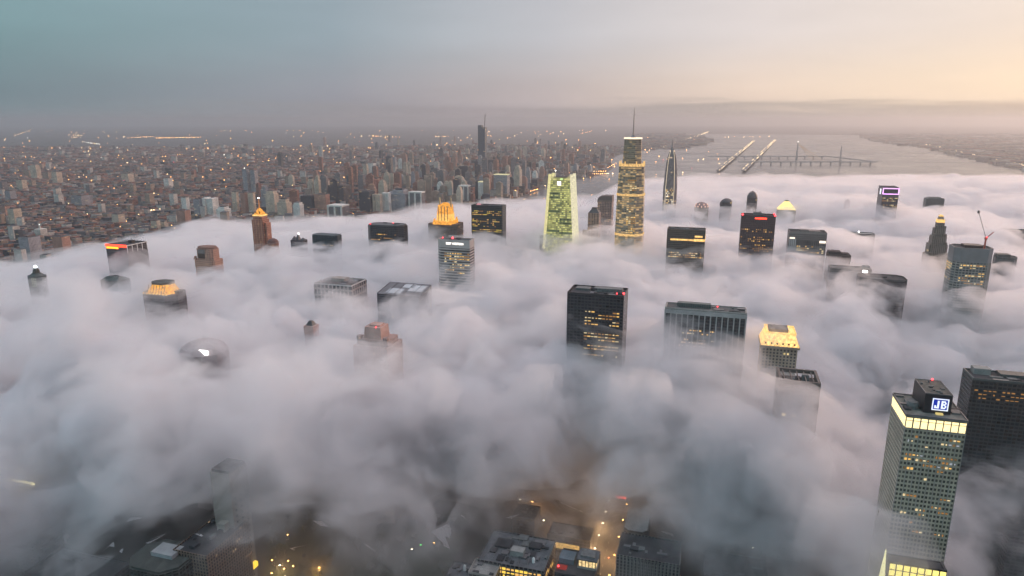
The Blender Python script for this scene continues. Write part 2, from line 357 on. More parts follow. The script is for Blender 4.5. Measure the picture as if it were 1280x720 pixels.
def ring(w, d, th, z0, z1, cx=0., cy=0.):
    b = MB(); a, e = w/2, d/2
    b.box(cx-a, cx+a, cy-e, cy-e+th, z0, z1); b.box(cx-a, cx+a, cy+e-th, cy+e, z0, z1)
    b.box(cx-a, cx-a+th, cy-e+th, cy+e-th, z0, z1); b.box(cx+a-th, cx+a, cy-e+th, cy+e-th, z0, z1); return b
def panes(t, floor, bay, pw, ph, z0, z1, p=.5, faces='F', n=90, seed=0, u0=-1e9, u1=1e9, run=2.2, mats=None, w=None, d=None, proud=.12, rowp=.75):
    rnd = random.Random(seed); mats = mats or YEL; w = w or t.w; d = d or t.d; out = []
    mF = [MB().box(-pw/2, pw/2, -.15, .15, -ph/2, ph/2).mesh('window', m) for m in mats]
    for f in faces:
        L = w if f in 'FB' else d
        for k in range(int(z0/floor), int(z1/floor)):
            if rnd.random() > rowp: continue
            on = rnd.random() < p
            for j in range(int(-L/2/bay)-1, int(L/2/bay)+1):
                if rnd.random() < 1/run: on = rnd.random() < p
                u = (j+.5)*bay
                if not on or abs(u)+pw/2 > L/2-.5 or not (u0 <= u <= u1): continue
                z = (k+.5)*floor
                loc, rz = {'F': ((u, -d/2-proud+.15, z), 0), 'L': ((-w/2-proud+.15, u, z), math.pi/2), 'R': ((w/2+proud-.15, u, z), math.pi/2)}[f]
                out.append((loc, rz, rnd.choice(mF)))
    rnd.shuffle(out)
    for loc, rz, me in out[:n]: inst('window', me, t.root, loc, rz).scale = (rnd.choice([1, 1, 1, .8, .55]), 1, rnd.choice([1, 1, .75, .55]))
def shaft(t, mat, z0=0., z1=None, plan=None, name='shaft', roof=None, par=1.4, parmat=None):
    z1 = t.H if z1 is None else z1; plan = plan or rect(t.w, t.d)
    b = MB().frus(plan, z0, z1-.6).build(name, mat, t.root)
    if roof: 
        q = [(x*.985, y*.985) for x, y in plan]; MB().frus(q, z1-.6, z1-.2).build('roof', roof, t.root)
    if par:
        n = len(plan); pb = MB(); s = 1-2*.55/max(min(t.w, t.d), 8)
        for k in range(n):
            (ax, ay), (bx, by) = plan[k], plan[(k+1) % n]
            pb.frus([(ax, ay), (bx, by), (bx*s, by*s), (ax*s, ay*s)], z1-.6, z1+par)
        pb.build('parapet', parmat or mat, t.root)
    return b
def boxes(t, name, mat, lst):
    for (cx, cy_, w, d, z0, z1) in lst: MB().cbox(cx, cy_, w, d, z0, z1).build(name, mat, t.root)
def clutter(t, z, n, seed, x0=-.4, x1=.4, y0=-.35, y1=.35, h=3., mats=None):
    rnd = random.Random(seed)
    for i in range(n):
        w = rnd.uniform(2, .14*t.w+2); d = rnd.uniform(2, .14*t.d+2); hh = rnd.uniform(.8, h)
        MB().cbox(rnd.uniform(x0, x1)*t.w, rnd.uniform(y0, y1)*t.d, w, d, z, z+hh).build('roof_plant', rnd.choice(mats or [MECH, ROOF_D, STEEL]), t.root)
def lampb(t, x, y, z, r, mat, name='beacon'):
    MB().lathe([(.05, -r), (r*.8, -r*.6), (r, 0), (r*.8, r*.6), (.05, r)], 8).build(name, mat, t.root, (x, y, z))
def mast(t, x, y, z0, z1, r, mat=STEEL, name='mast'):
    return MB().lathe([(r, z0), (r*.75, (z0+z1)/2), (r*.3, z1)], 6, x, y).build(name, mat, t.root)
def text(t, s, size, mat, x, y, z, name='sign_letters', rx=math.pi/2, rz=0., depth=.25, parent=None, sx=1.):
    cu = bpy.data.curves.new('lettering', 'FONT'); cu.body = s; cu.size = size; cu.align_x = 'CENTER'; cu.align_y = 'CENTER'; cu.extrude = depth; cu.offset = size*.02
    o = bpy.data.objects.new('lettering', cu); COL.objects.link(o); dg = bpy.context.evaluated_depsgraph_get()
    me = bpy.data.meshes.new_from_object(o.evaluated_get(dg)); bpy.data.objects.remove(o); me.materials.clear(); me.materials.append(mat)
    q = bpy.data.objects.new(name, me); COL.objects.link(q); q.parent = parent or t.root; q.location = (x, y, z); q.rotation_euler = (rx, 0, rz); q.scale = (sx, 1, 1); return q

# ================================================================== near and middle towers
# black slab office block with yellow rows
t = site('office_tower', 'black flat-topped office block with yellow lit rows, standing left of the ribbed slab block', 'office tower', 709, 367, 780, 430, 42)
shaft(t, facade('fa_black', (.028, .027, .03, 1), (.014, .016, .022, 1), 4, 4.4, .8, .62, rough=.12), roof=ROOF_D, par=2.2, parmat=DARK)
panes(t, 4, 4.4, 3.9, 1.6, t.H-78, t.H-17, .62, n=95, seed=3, u0=-t.w*.16, u1=t.w*.46, rowp=.82)
boxes(t, 'plant_room', MECH, [(8, 6, 26, 14, t.H-.2, t.H+4.5), (-20, 8, 18, 12, t.H-.2, t.H+2.5), (26, 2, 9, 12, t.H-.2, t.H+5.5)])
clutter(t, t.H-.2, 14, 4, -.1, .46, h=4.5); lampb(t, t.x1-1.5, t.y0+8, t.H+3.2, 1.3, REDL); lampb(t, t.x1-10, t.y0+10, t.H+2., .9, REDL)
# ribbed slab
t = site('office_tower', 'wide dark slab block with pale vertical ribs, right of the black block with yellow rows', 'office tower', 831, 385, 934, 434, 27)
shaft(t, facade('fa_rib', (.05, .048, .047, 1), (.018, .02, .025, 1), 4, 2.9, .9, .7), roof=ROOF, par=1.2, parmat=CONC)
RIB = plain('rib_stone', (.34, .31, .30), .75); nb = 15
mbr = MB().box(-.7, .7, -.8, 0, 0, t.H-6).mesh('rib', RIB)
for k in range(nb): inst('rib', mbr, t.root, (t.x0+.9+(t.w-1.8)*k/(nb-1), t.y0-.003, 0))
MB().box(t.x0-.3, t.x1+.3, t.y0-1.1, t.y0-.01, t.H-6, t.H-1).build('cornice', RIB, t.root)
boxes(t, 'plant_room', plain('plant_green', (.10, .12, .115), .6), [(-14, 3, 40, 9, t.H-.2, t.H+5)])
mbl = MB().box(-.35, .35, -.3, .3, 0, 5.4).mesh('louvre', STEEL)
for k in range(14): inst('louvre', mbl, t.root, (-32+k*2.7, -1.75, t.H-.2))
clutter(t, t.H-.2, 9, 5, .1, .46, h=2.2); panes(t, 4, 2.9, 2.4, 1.7, t.H-44, t.H-22, .5, n=40, seed=8, u0=-t.w*.3, u1=t.w*.16); lampb(t, 14, 6, t.H+1.5, .8, REDL)
# glowing gold mansard
t = site('crowned_tower', 'stone tower with a glowing gold sloping crown and a row of small dark openings', 'tower', 950, 434, 1000, 446, 44, zf=196)
STN = plain('tan_stone', (.30, .235, .18), .8)
b0 = t.H; MB().frus(rect(t.w*.9, t.d*.9), 0, b0).build('shaft', facade('fa_tan', (.3, .235, .18, 1), (.05, .045, .05, 1), 4, 4, .5, .55, .08), t.root)
MB().frus(rect(t.w, t.d), b0, b0+3).build('cornice', STN, t.root)
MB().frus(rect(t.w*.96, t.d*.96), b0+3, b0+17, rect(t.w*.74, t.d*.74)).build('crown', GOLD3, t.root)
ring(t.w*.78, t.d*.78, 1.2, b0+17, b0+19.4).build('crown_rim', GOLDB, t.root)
MB().frus(rect(t.w*.5, t.d*.5, -2, 3), b0+17, b0+20.5).build('roof_house', ROOF, t.root)
mo = MB().box(-1., 1., -.5, .5, -1.3, 1.3).mesh('opening', DARK)
for k in range(6): inst('opening', mo, t.root, (-t.w*.36+t.w*.72*k/5, -t.d*.455, b0+5.6))
mo = MB().box(-1.2, 1.2, -.4, .4, 0, 2.2).mesh('lit_rib', GOLDB)
for k in range(9): inst('lit_rib', mo, t.root, (-t.w*.45+t.w*.9*k/8, -t.d*.5+.3, b0+3))
# brown block with open top frame
t = site('office_tower', 'brown stone block with deep openings and open roof frame, half buried in near fog', 'office tower', 974, 479, 1026, 520, 40, zf=172)
BRN = plain('brown_stone', (.13, .10, .09), .8)
MB().frus(rect(t.w-3, t.d-3), 0, t.H-6).build('shaft', facade('fa_brown', (.1, .08, .075, 1), (.015, .015, .02, 1), 4, 5, .7, .6, .03), t.root)
mp = MB().box(-1.4, 1.4, 0, 1.6, 0, t.H).mesh('pier', BRN)
for k in range(4): inst('pier', mp, t.root, (t.x0+1.4+(t.w-2.8)*k/3, t.y0-.1, 0))
for k in range(3): inst('pier', mp, t.root, (t.x1-.2, t.y0+3+(t.d-6)*(k+1)/3, 0), math.pi/2)
for k in range(3): inst('pier', mp, t.root, (t.x0+1.4, t.y0+3+(t.d-6)*(k+1)/3, 0), math.pi/2)
ring(t.w, t.d, 2.6, t.H, t.H+4.2).build('roof_frame', BRN, t.root)
MB().frus(rect(t.w*.9, t.d*.9), t.H-5.99, t.H-4).build('roof', ROOF_D, t.root)
clutter(t, t.H-4, 12, 7, h=6); boxes(t, 'plant_room', MECH, [(8, 6, 7, 6, t.H-4, t.H+3.5)])
mb2 = MB().box(-.5, .5, -t.d/2+2.6, t.d/2-2.6, 0, 1.2).mesh('roof_beam', BRN)
for k in range(5): inst('roof_beam', mb2, t.root, (t.x0+6+(t.w-12)*k/4, 0, t.H+1.5))
# the tower with the lit square sign
t = site('sign_tower', 'tower with a glowing cream top band and a square blue sign on its penthouse', 'office tower', 1133, 519, 1210, 650, 46, zf=120, D=505, rad=60)
LIME = (.40, .345, .26, 1)
shaft(t, facade('fa_sign', LIME, (.075, .065, .055, 1), 4.0, t.w/16, .62, .55, .0), z1=t.H-10.5, par=0, name='shaft')
MB().frus(rect(t.w-1.6, t.d-1.6), t.H-11.1, t.H-1.2).build('crown_core', DARK, t.root)
CREAM = glow('lit_cream', (1, .82, .40, 1), 1.7, True, .12)
pw = t.w/8
mf = MB().box(-pw/2+.45, pw/2-.45, -.2, .2, -4.1, 4.1).mesh('lit_panel', CREAM)
for k in range(8): inst('lit_panel', mf, t.root, (t.x0+pw*(k+.5), t.y0+.35, t.H-6.1))
pl_ = t.d/7
ml = MB().box(-.2, .2, -pl_/2+.4, pl_/2-.4, -4.1, 4.1).mesh('lit_panel', CREAM)
for k in range(7):
    inst('lit_panel', ml, t.root, (t.x0+.35, t.y0+pl_*(k+.5), t.H-6.1)); inst('lit_panel', ml, t.root, (t.x1-.35, t.y0+pl_*(k+.5), t.H-6.1))
mm = MB().box(-.3, .3, -.3, .3, -4.3, 4.3).mesh('mullion', STEEL)
for k in range(9): inst('mullion', mm, t.root, (t.x0+.3+(t.w-.6)*k/8, t.y0+.3, t.H-6.1))
mmh = MB().box(t.x0, t.x1, t.y0+.0, t.y0+.12, t.H-4.3, t.H-3.9).build('transom', STEEL, t.root)
MB().frus(rect(t.w+.6, t.d+.6), t.H-1.2, t.H).build('roof', plain('roof_stain', (.14, .135, .12), .9, 0, .5, .12), t.root)
ring(t.w+.6, t.d+.6, .6, t.H, t.H+1.1).build('parapet', STEEL, t.root)
MB().frus(rect(t.w+.4, t.d+.4), t.H-11.1, t.H-10.4).build('sill_band', CONC, t.root)
px0, px1, py0, py1 = t.x0+14, t.x1-9.5, t.y0+10, t.y1-3; PH = t.H+16
MB().box(px0, px1, py0, py1, t.H, PH).build('penthouse', plain('penthouse_cladding', (.022, .028, .036), .35, .2, .3), t.root)
MB().box(px0+.4, px1-.4, py0+.4, py1-.4, PH, PH+.4).build('penthouse_roof', plain('roof_patch', (.085, .08, .07), .9, 0, .6, .25), t.root)
b_ = MB()
for (a, c) in ((px0, px0+.4), (px1-.4, px1)): b_.box(a, c, py0, py1, PH, PH+.9)
b_.box(px0+.4, px1-.4, py0, py0+.4, PH, PH+.9); b_.box(px0+.4, px1-.4, py1-.4, py1, PH, PH+.9); b_.build('penthouse_parapet', STEEL, t.root)
for i in range(9):
    rr = random.Random(i+40); MB().cbox(rr.uniform(px0+2, px1-2), rr.uniform(py0+2, py1-2), rr.uniform(1, 4), rr.uniform(1, 3), PH+.4, PH+rr.uniform(1, 1.9)).build('roof_plant', rr.choice([MECH, ROOF_D, ROOF]), t.root)
lampb(t, (px0+px1)/2+3, py1-1.2, PH+1.8, .9, REDL)
scx, scz, sw, sh = (px0+px1)/2+1.6, t.H+8.2, 11.6, 10.
SB = glow('sign_blue', (.012, .045, .5, 1), .8); SW = glow('sign_white', (.8, .88, 1, 1), 1.25)
sg = MB().box(scx-sw/2, scx+sw/2, py0-.5, py0-.01, scz-sh/2, scz+sh/2).build('sign', SB, t.root)
fr = MB(); e = .75
fr.box(scx-sw/2, scx+sw/2, py0-.8, py0-.51, scz-sh/2, scz-sh/2+e).box(scx-sw/2, scx+sw/2, py0-.8, py0-.51, scz+sh/2-e, scz+sh/2)
fr.box(scx-sw/2, scx-sw/2+e, py0-.8, py0-.51, scz-sh/2+e, scz+sh/2-e).box(scx+sw/2-e, scx+sw/2, py0-.8, py0-.51, scz-sh/2+e, scz+sh/2-e)
fr.build('sign_border', SW, sg)
y0_, y1_ = py0-.85, py0-.52
def strokes(lst):
    b_ = MB()
    for (a, c, e_, f_) in lst: b_.box(scx+a, scx+c, y0_, y1_, scz+e_, scz+f_)
    b_.build('sign_letter', SW, sg)
strokes([(-2.1, -.8, -2., 3.2), (-4.1, -.8, -3.3, -2.), (-4.1, -2.9, -2., -.9)])                       # J
strokes([(.6, 1.9, -3.3, 3.2), (1.9, 3.5, 2.1, 3.2), (1.9, 3.4, -.5, .6), (1.9, 3.7, -3.3, -2.2), (3.2, 4.3, -2.2, -.5), (3., 4.1, .6, 2.1)])   # B
MB().cbox(scx, py0-1.5, 5, 2.4, t.H, t.H+1.3).build('floodlight', glow('lit_dim_yellow', (1, .8, .3, 1), .7), t.root)
MB().lathe([(4.5, t.H), (4.5, t.H+3), (3.6, t.H+5.5), (.3, t.H+6.2)], 14, px0-5.5, py0+8).build('water_tank', MECH, t.root)
clutter(t, t.H, 8, 12, -.45, -.2, -.2, .45, h=2); clutter(t, t.H, 4, 13, .38, .45, -.2, .4, h=2)
panes(t, 4.0, t.w/16, t.w/16*.7, 2., t.H-46, t.H-13, .55, n=70, seed=14, rowp=.9, mats=[YEL[2], YEL[2], YEL[1], YEL[0], glow('lit_window_cool', (.85, .92, 1, 1), .35, var=.5), glow('lit_window_faint', (1, .6, .25, 1), .16, var=.5)])
panes(t, 4.0, t.w/16, t.w/16*.7, 2., t.H-104, t.H-46, .3, n=28, seed=15, rowp=.7, mats=[YEL[2], YEL[1], YEL[2]])
mbf = MB().box(-.22, .22, -.35, 0, 0, t.H-11.2).mesh('pier', CONC)
for k in range(9): inst('pier', mbf, t.root, (t.x0+.25+(t.w-.5)*k/8, t.y0-.003, 0))
# dark block at the right edge
t = site('office_tower', 'dark flat-topped block with a pale roof hut, at the right edge beside the sign tower', 'office tower', 1216, 474, 1330, 620, 30, zf=110, D=640, rad=70)
shaft(t, facade('fa_navy', (.017, .024, .028, 1), (.012, .018, .024, 1), 4, 4, .8, .6), roof=ROOF_D, par=1.5, parmat=plain('teal_metal', (.05, .07, .075), .5))
boxes(t, 'roof_hut', ROOF_P, [(-25, 8, 15, 11, t.H-.2, t.H+6)])
boxes(t, 'plant_room', plain('teal_plant', (.05, .065, .07), .6), [(2, 6, 24, 13, t.H-.2, t.H+3.2), (30, 5, 18, 13, t.H-.2, t.H+4)])
clutter(t, t.H-.2, 8, 15, -.3, .4, -.45, -.1, h=1.6)
panes(t, 4, 4, 3, 1.5, t.H-18, t.H-9, .9, n=34, seed=16, mats=[YEL[2]], rowp=1.)
# glass tower with grey upper band and crane
t = site('office_tower', 'glass tower with blank grey upper band and amber lit rows, under a roof crane', 'office tower', 1201, 311, 1238, 372, 42, zf=200)
p8 = chamf(t.w+14, t.d, 8)
FG = facade('fa_glassgrid', (.20, .20, .18, 1), (.035, .05, .055, 1), 4.2, 4.6, .74, .6)
MB().frus(p8, 0, t.H-22).build('shaft', FG, t.root)
MB().frus(p8, t.H-22, t.H-1).build('upper_band', plain('grey_panel', (.16, .165, .17), .5, .2, .15), t.root)
MB().frus([(x*.94, y*.94) for x, y in p8], t.H-1, t.H-.5).build('roof', ROOF_D, t.root)
pb = MB(); n = 8
for k in range(n):
    a, b = p8[k], p8[(k+1) % n]; pb.frus([a, b, (b[0]*.94, b[1]*.94), (a[0]*.94, a[1]*.94)], t.H-1, t.H+1.6)
pb.build('parapet', plain('grey_panel', (.16, .165, .17)), t.root)
boxes(t, 'plant_room', DARK, [(2, 4, t.w*.62, 20, t.H-.5, t.H+4)])
tw = T(); tw.root = t.root; tw.w, tw.d = t.w+14, t.d
panes(tw, 4.2, 4.6, 3.9, 2.0, t.H-58, t.H-23, .6, n=70, seed=17, u0=-t.w*.5, u1=t.w*.5, mats=[YEL[0], YEL[2], YEL[1]])
panes(tw, 4.2, 4.6, 3.9, 2.0, t.H-52, t.H-14, .6, faces='L', n=28, seed=18, u0=-t.d*.3, u1=t.d*.3, mats=[YEL[1], YEL[0]])
mpp = MB().box(-.5, .5, -.5, .5, 0, t.H-22).mesh('pier', CONC)
for k in range(4): inst('pier', mpp, t.root, (t.w/2+7-8+8*(k+.5)/4+.3, t.y0+8*(k+.5)/4-.3, 0), math.pi/4)
# its crane
cx_, cy2 = t.w*.36, t.y0+9; base = t.root.matrix_basis @ Vector((cx_, cy2, t.H-.5))
cr = tag(empty('tower_crane', (base.x, base.y, base.z), -GRID), 'thin tower crane with a long raised jib on the grey-banded glass tower', 'crane')
MB().box(-1, 1, -1, 1, 0, 16).build('mast', plain('crane_red', (.42, .06, .04), .5), cr)
MB().box(-1.8, 1.8, -1.6, 1.6, 16, 19).build('cab', plain('crane_red', (.42, .06, .04)), cr)
MB().bar((0, 0, 18), (-17, 0, 62), .45).build('jib', STEEL, cr); MB().cbox(-16, 0, 2.6, 2.6, 57, 61).build('jib_head', DARK, cr)
MB().bar((0, 0, 18), (9, 0, 28), .8).build('counter_jib', plain('crane_red', (.42, .06, .04)), cr); MB().bar((9, 0, 28), (-9, 0, 41), .12).build('stay_cable', STEEL, cr)
lampb2 = MB().lathe([(.05, -1), (1, 0), (.05, 1)], 6).build('beacon', REDL, cr, (0, -2.2, 20))
# stepped art-deco tower
t = site('stepped_tower', 'grey stone stepped tower narrowing to a small yellow lit crown, left of the crane tower', 'tower', 1159, 330, 1184, 333, 40)
ST = facade('fa_deco', (.14, .115, .095, 1), (.05, .04, .04, 1), 4, 3.2, .42, .8, .02, world=False); z = t.zf-30; m = t.m
zt = [t.zf+22, t.zf+42, t.zf+58, t.zf+73, t.zf+84]; sc = [1.12, .92, .74, .56, .4]; prev = 0
for zz, s in zip(zt, sc):
    MB().frus(chamf(t.w*s, t.w*s, t.w*s*.12), prev, zz).build('tier', ST, t.root); prev = zz
for k, s in enumerate(sc[:-1]):
    for (sx_, sy_) in ((-1, -1), (1, -1)): MB().cbox(sx_*t.w*s*.36, sy_*t.w*s*.4, t.w*.12, t.w*.12, zt[k], zt[k]+5).build('pinnacle', ST, t.root)
MB().frus(rect(t.w*.36, t.w*.36), prev, prev+6).build('lit_gallery', GOLDB, t.root)
MB().frus(rect(t.w*.28, t.w*.28), prev+6, prev+12, rect(t.w*.2, t.w*.2)).build('lantern', STN, t.root)
MB().frus(rect(t.w*.24, t.w*.24), prev+12, prev+15, rect(t.w*.06, t.w*.06)).build('cap', GOLDB, t.root)
# purple rim tower
t = site('office_tower', 'slim dark tower with a glowing violet rim around its top, far right', 'office tower', 1104, 235, 1124.5, 272, 60)
shaft(t, facade('fa_violet', (.04, .04, .05, 1), (.022, .024, .035, 1), 4, 4, .8, .6), roof=ROOF_D, par=2)
PUR = glow('neon_violet', (.85, .42, 1, 1), 2.4)
w2 = t.w; b_ = MB(); y_ = t.y0-.5
b_.box(t.x0, t.x1, y_, t.y0-.02, t.H-2.2, t.H).box(t.x0, t.x1, y_, t.y0-.02, t.H-18, t.H-15.8).box(t.x0, t.x0+2.2, y_, t.y0-.02, t.H-15.8, t.H-2.2).box(t.x1-2.2, t.x1, y_, t.y0-.02, t.H-15.8, t.H-2.2)
b_.build('neon_rim', PUR, t.root)
MB().box(t.x0-.5, t.x0-.02, t.y0+20, t.y0+34, t.H-20, t.H-4).build('side_sign', glow('sign_soft_white', (.9, .9, 1, 1), 1.4), t.root)
panes(t, 4, 4, 3.6, 2, t.H-66, t.H-26, .6, n=45, seed=19, mats=[YEL[1], YEL[2]])
# ------------------------------------------------------------------ centre right
t = site('office_tower', 'brown-black tower with red neon and red corner beacons on its roof', 'office tower', 927, 270, 970, 320, 34)
shaft(t, facade('fa_maroon', (.05, .028, .032, 1), (.02, .014, .018, 1), 4, 3.6, .6, .65), roof=ROOF_D, par=2.5, parmat=plain('maroon', (.045, .02, .028), .6))
MB().box(-t.w*.1, t.w*.24, t.y0-.6, t.y0-.02, t.H-5, t.H-2.2).build('neon_strip', NEONR, t.root)
for x in (t.x0+2, t.x1-2): lampb(t, x, t.y0+1, t.H+3, 1.9, REDL)
lampb(t, t.x1-1.5, t.y1-2, t.H+3, 1.5, REDL); boxes(t, 'plant_room', MECH, [(-2, 2, 16, 14, t.H-.2, t.H+7), (8, 4, 8, 8, t.H-.2, t.H+4.5)]); mast(t, -5, 3, t.H+7, t.H+13, .5); mast(t, 3, 3, t.H+7, t.H+11, .5)
panes(t, 4, 3.6, 2.4, 2., t.H-80, t.H-22, .42, n=95, seed=21, mats=[YEL[2], YEL[2], YEL[0]], rowp=.8, run=1.6)
t = site('office_tower', 'grey-brown block with slot windows and two white signs, right of the red neon tower', 'office tower', 987, 291, 1034, 322, 40)
shaft(t, facade('fa_greybrown', (.19, .155, .145, 1), (.03, .03, .035, 1), 4, 4, .6, .55), roof=ROOF_D, par=2.8, parmat=plain('grey_brown', (.21, .17, .16), .7))
z1 = t.H-14
ms = MB().box(-.9, .9, -.25, .1, -5, 5).mesh('slot', DARK)
for k in range(13): inst('slot', ms, t.root, (t.x0+15+k*3.4, t.y0-.1, z1-5))
mw = MB().box(-1.1, 1.1, -.6, 0, -22, 0).mesh('column', plain('pale_column', (.42, .37, .36), .7))
for k in range(4): inst('column', mw, t.root, (t.x0+2+k*3.6, t.y0-.01, t.H-12))
MB().box(t.x0+1, t.x0+11, t.y0-.7, t.y0-.01, t.H-11.9, t.H-8.6).build('lit_sign', glow('sign_warm_white', (1, .86, .72, 1), 1.5), t.root)
MB().box(t.x1-13, t.x1-1, t.y0-.7, t.y0-.01, z1-4.5, z1+.2).build('lit_sign', glow('sign_warm_white', (1, .86, .72, 1), 1.5), t.root)
panes(t, 4, 4, 3.4, 2.2, t.H-52, t.H-24, .6, n=60, seed=22, u0=-t.w*.28, mats=[YEL[1], YEL[0], YEL[2]])
boxes(t, 'plant_room', plain('grey_brown', (.2, .16, .15)), [(-6, 4, 16, 16, t.H-.2, t.H+5), (14, 6, 22, 18, t.H-.2, t.H+2.8)])
t = site('office_tower', 'bronze box tower with a gold lit band, right of the tallest spired tower', 'office tower', 834, 287, 882, 328, 34)
shaft(t, facade('fa_bronze', (.075, .058, .045, 1), (.035, .03, .025, 1), 4, 4, .8, .6), roof=ROOF_D, par=1.6, parmat=plain('bronze', (.09, .07, .055), .5, .3))
MB().box(t.x0+7, t.x0+t.w*.7, t.y0-.4, t.y0-.02, t.H-20.5, t.H-17).build('lit_band', GOLDB, t.root)
MB().box(t.x1+.02, t.x1+.4, t.y0, t.y1, t.H-20.5, t.H-15.5).build('lit_band', GOLDB, t.root)
MB().box(t.x1+.02, t.x1+.5, t.y0+5, t.y1-8, t.H-13, t.H-9.5).build('lit_sign', GOLDB, t.root)
panes(t, 4, 4, 3.6, 2.2, t.H-66, t.H-33, .72, n=80, seed=23, u0=-t.w*.42, mats=[YEL[0], YEL[1], YEL[2]])
MB().box(t.x0+t.w*.7+.4, t.x1, t.y0-.5, t.y0-.02, t.H-21, t.H-16).build('lit_band', GOLDB, t.root); MB().box(t.x0+t.w*.73, t.x1-5, t.y0-.55, t.y0-.02, t.H-13, t.H-9.5).build('lit_sign', GOLDB, t.root)
panes(t, 4, 4, 3.6, 2.2, t.H-66, t.H-24, .3, faces='R', n=20, seed=24, mats=[YEL[2]])
clutter(t, t.H-.2, 7, 25, h=3.5); mast(t, 0, 2, t.H, t.H+7, .4)
# small tops in the right-hand fog
def dome_plan(t, mat, z1, z2, nm='dome', n=12, k=1.): MB().lathe([(t.w/2*k, z1), (t.w/2*.92*k, z1+(z2-z1)*.4), (t.w/2*.65*k, z1+(z2-z1)*.75), (t.w/2*.2*k, z2)], n).build(nm, mat, t.root)
t = site('domed_tower', 'small tower top ringed with pink lit arches, in the fog right of the bullet-shaped spire', 'tower', 868, 258, 886, 264, 26)
MB().frus(chamf(t.w, t.d, 6), 0, t.H-2).build('shaft', STN, t.root); dome_plan(t, plain('rose_stone', (.3, .2, .19), .7), t.H-2, t.H+13, n=8)
PK = glow('lit_pink', (1, .62, .5, 1), 1.3)
ma = MB().box(-1.2, 1.2, -.5, .5, -2.2, 2.2).mesh('lit_arch', PK)
for k in range(7): a = math.pi+math.pi*k/6; inst('lit_arch', ma, t.root, (math.cos(a)*t.w*.5, math.sin(a)*t.w*.5, t.H+.5), a+math.pi/2)
for k in range(4): a = math.pi+math.pi*(k+.5)/4; inst('lit_arch', ma, t.root, (math.cos(a)*t.w*.42, math.sin(a)*t.w*.42, t.H+7), a+math.pi/2)
t = site('round_top_tower', 'short dark tower with curved slanting top, between pink arched top and bullet tower', 'tower', 900, 253, 915, 265, 24)
DG = facade('fa_slate', (.06, .055, .065, 1), (.02, .02, .026, 1), 4, 4, .8, .5, .02)
MB().frus(chamf(t.w, t.d, 5), 0, t.H).build('shaft', DG, t.root)
MB().lathe([(t.w/2, t.H), (t.w/2*.9, t.H+5), (t.w/2*.55, t.H+10), (t.w*.1, t.H+12)], 10, 2, 0).build('curved_cap', plain('slate', (.05, .047, .055), .5), t.root)
t = site('round_top_tower', 'dark narrow bullet-topped tower standing alone left of the glowing yellow pyramid', 'tower', 934, 247, 947, 261, 22)
MB().frus(chamf(t.w, t.d, 5), 0, t.H).build('shaft', DG, t.root)
MB().lathe([(t.w*.52, t.H), (t.w*.47, t.H+7), (t.w*.32, t.H+15), (t.w*.1, t.H+19), (.3, t.H+22)], 10).build('bullet_cap', plain('slate', (.05, .047, .055)), t.root)
t = site('pyramid_crown', 'glowing yellow pyramid crown rising from the fog', 'tower', 972, 262, 995, 265, 38)
PYG = glow('lit_lemon', (1, .74, .28, 1), 1.6, True, .35)
MB().frus(rect(t.w, t.d), 0, t.H).build('shaft', STN, t.root)
for k in range(4):
    a, b = 1-.2*k, 1-.2*(k+1)+.05; z0 = t.H+6.2*k; MB().frus(rect(t.w*a, t.d*a), z0, z0+6.2, rect(t.w*b, t.d*b)).build('lit_tier', PYG, t.root)
MB().frus(rect(t.w*.3, t.d*.3), t.H+24.8, t.H+29, rect(2, 2)).build('cap', plain('green_copper', (.16, .2, .1), .6), t.root)
t = site('slim_tower', 'tiny brown tower tip poking from the fog, left of the violet rimmed tower', 'tower', 1056, 252, 1063, 261, 12)
MB().frus(rect(t.w, t.d), 0, t.H).build('shaft', facade('fa_brick2', (.16, .085, .06, 1), (.03, .03, .03, 1), 4, 4), t.root)
MB().frus(rect(t.w*.8, t.d*.8), t.H, t.H+7, rect(t.w*.4, t.d*.7)).build('cap', plain('slate', (.05, .047, .055)), t.root)
t = site('office_tower', 'small dark teal block in the fog right of the violet rimmed tower', 'office tower', 1158, 248, 1181, 256, 30, dip=1.)
TEAL = plain('teal_cladding', (.04, .06, .065), .5)
MB().frus(rect(t.w, t.d), 0, t.H).build('shaft', facade('fa_teal', (.045, .065, .07, 1), (.02, .03, .035, 1), 4, 4), t.root)
MB().frus(rect(t.w*.85, t.d), t.H, t.H+4, rect(t.w*.6, t.d*.8)).build('roof', TEAL, t.root)
t = site('office_tower', 'thin flat grey roof with a small white light, below the violet rimmed tower', 'office tower', 1058, 292, 1094, 297, 30, dip=1.)
shaft(t, facade('fa_teal', (.045, .065, .07, 1), (.02, .03, .035, 1)), roof=ROOF_P, par=1); lampb(t, -2, 0, t.H+3.5, 1.6, WHL)
t = site('office_tower', 'dark lumpy rooftop with plant boxes, right of the slot-windowed office block', 'office tower', 1036, 319, 1064, 331, 34, dip=1., rad=26)
shaft(t, facade('fa_plum', (.05, .035, .035, 1), (.02, .015, .018, 1), 4, 4), roof=ROOF_D, par=1.2)
boxes(t, 'plant_room', plain('plum', (.055, .04, .042), .8), [(-8, 4, 22, 20, t.H-.2, t.H+6), (10, 2, 12, 16, t.H-.2, t.H+3)])
t = site('office_tower', 'low brown rooftop with a bright white floodlight, left of the long dark roof', 'office tower', 1038, 335, 1090, 345, 26, dip=1., rad=30)
shaft(t, facade('fa_greybrown', (.19, .155, .145, 1), (.03, .03, .035, 1)), roof=ROOF, par=1.2)
MB().lathe([(7, t.H), (7, t.H+5), (6, t.H+6)], 14, t.w*.37, -4).build('drum', CONC, t.root); MB().cbox(t.w*.34, t.y0-.3, 8, 1, t.H-5, t.H-1).build('floodlight', WHL, t.root)
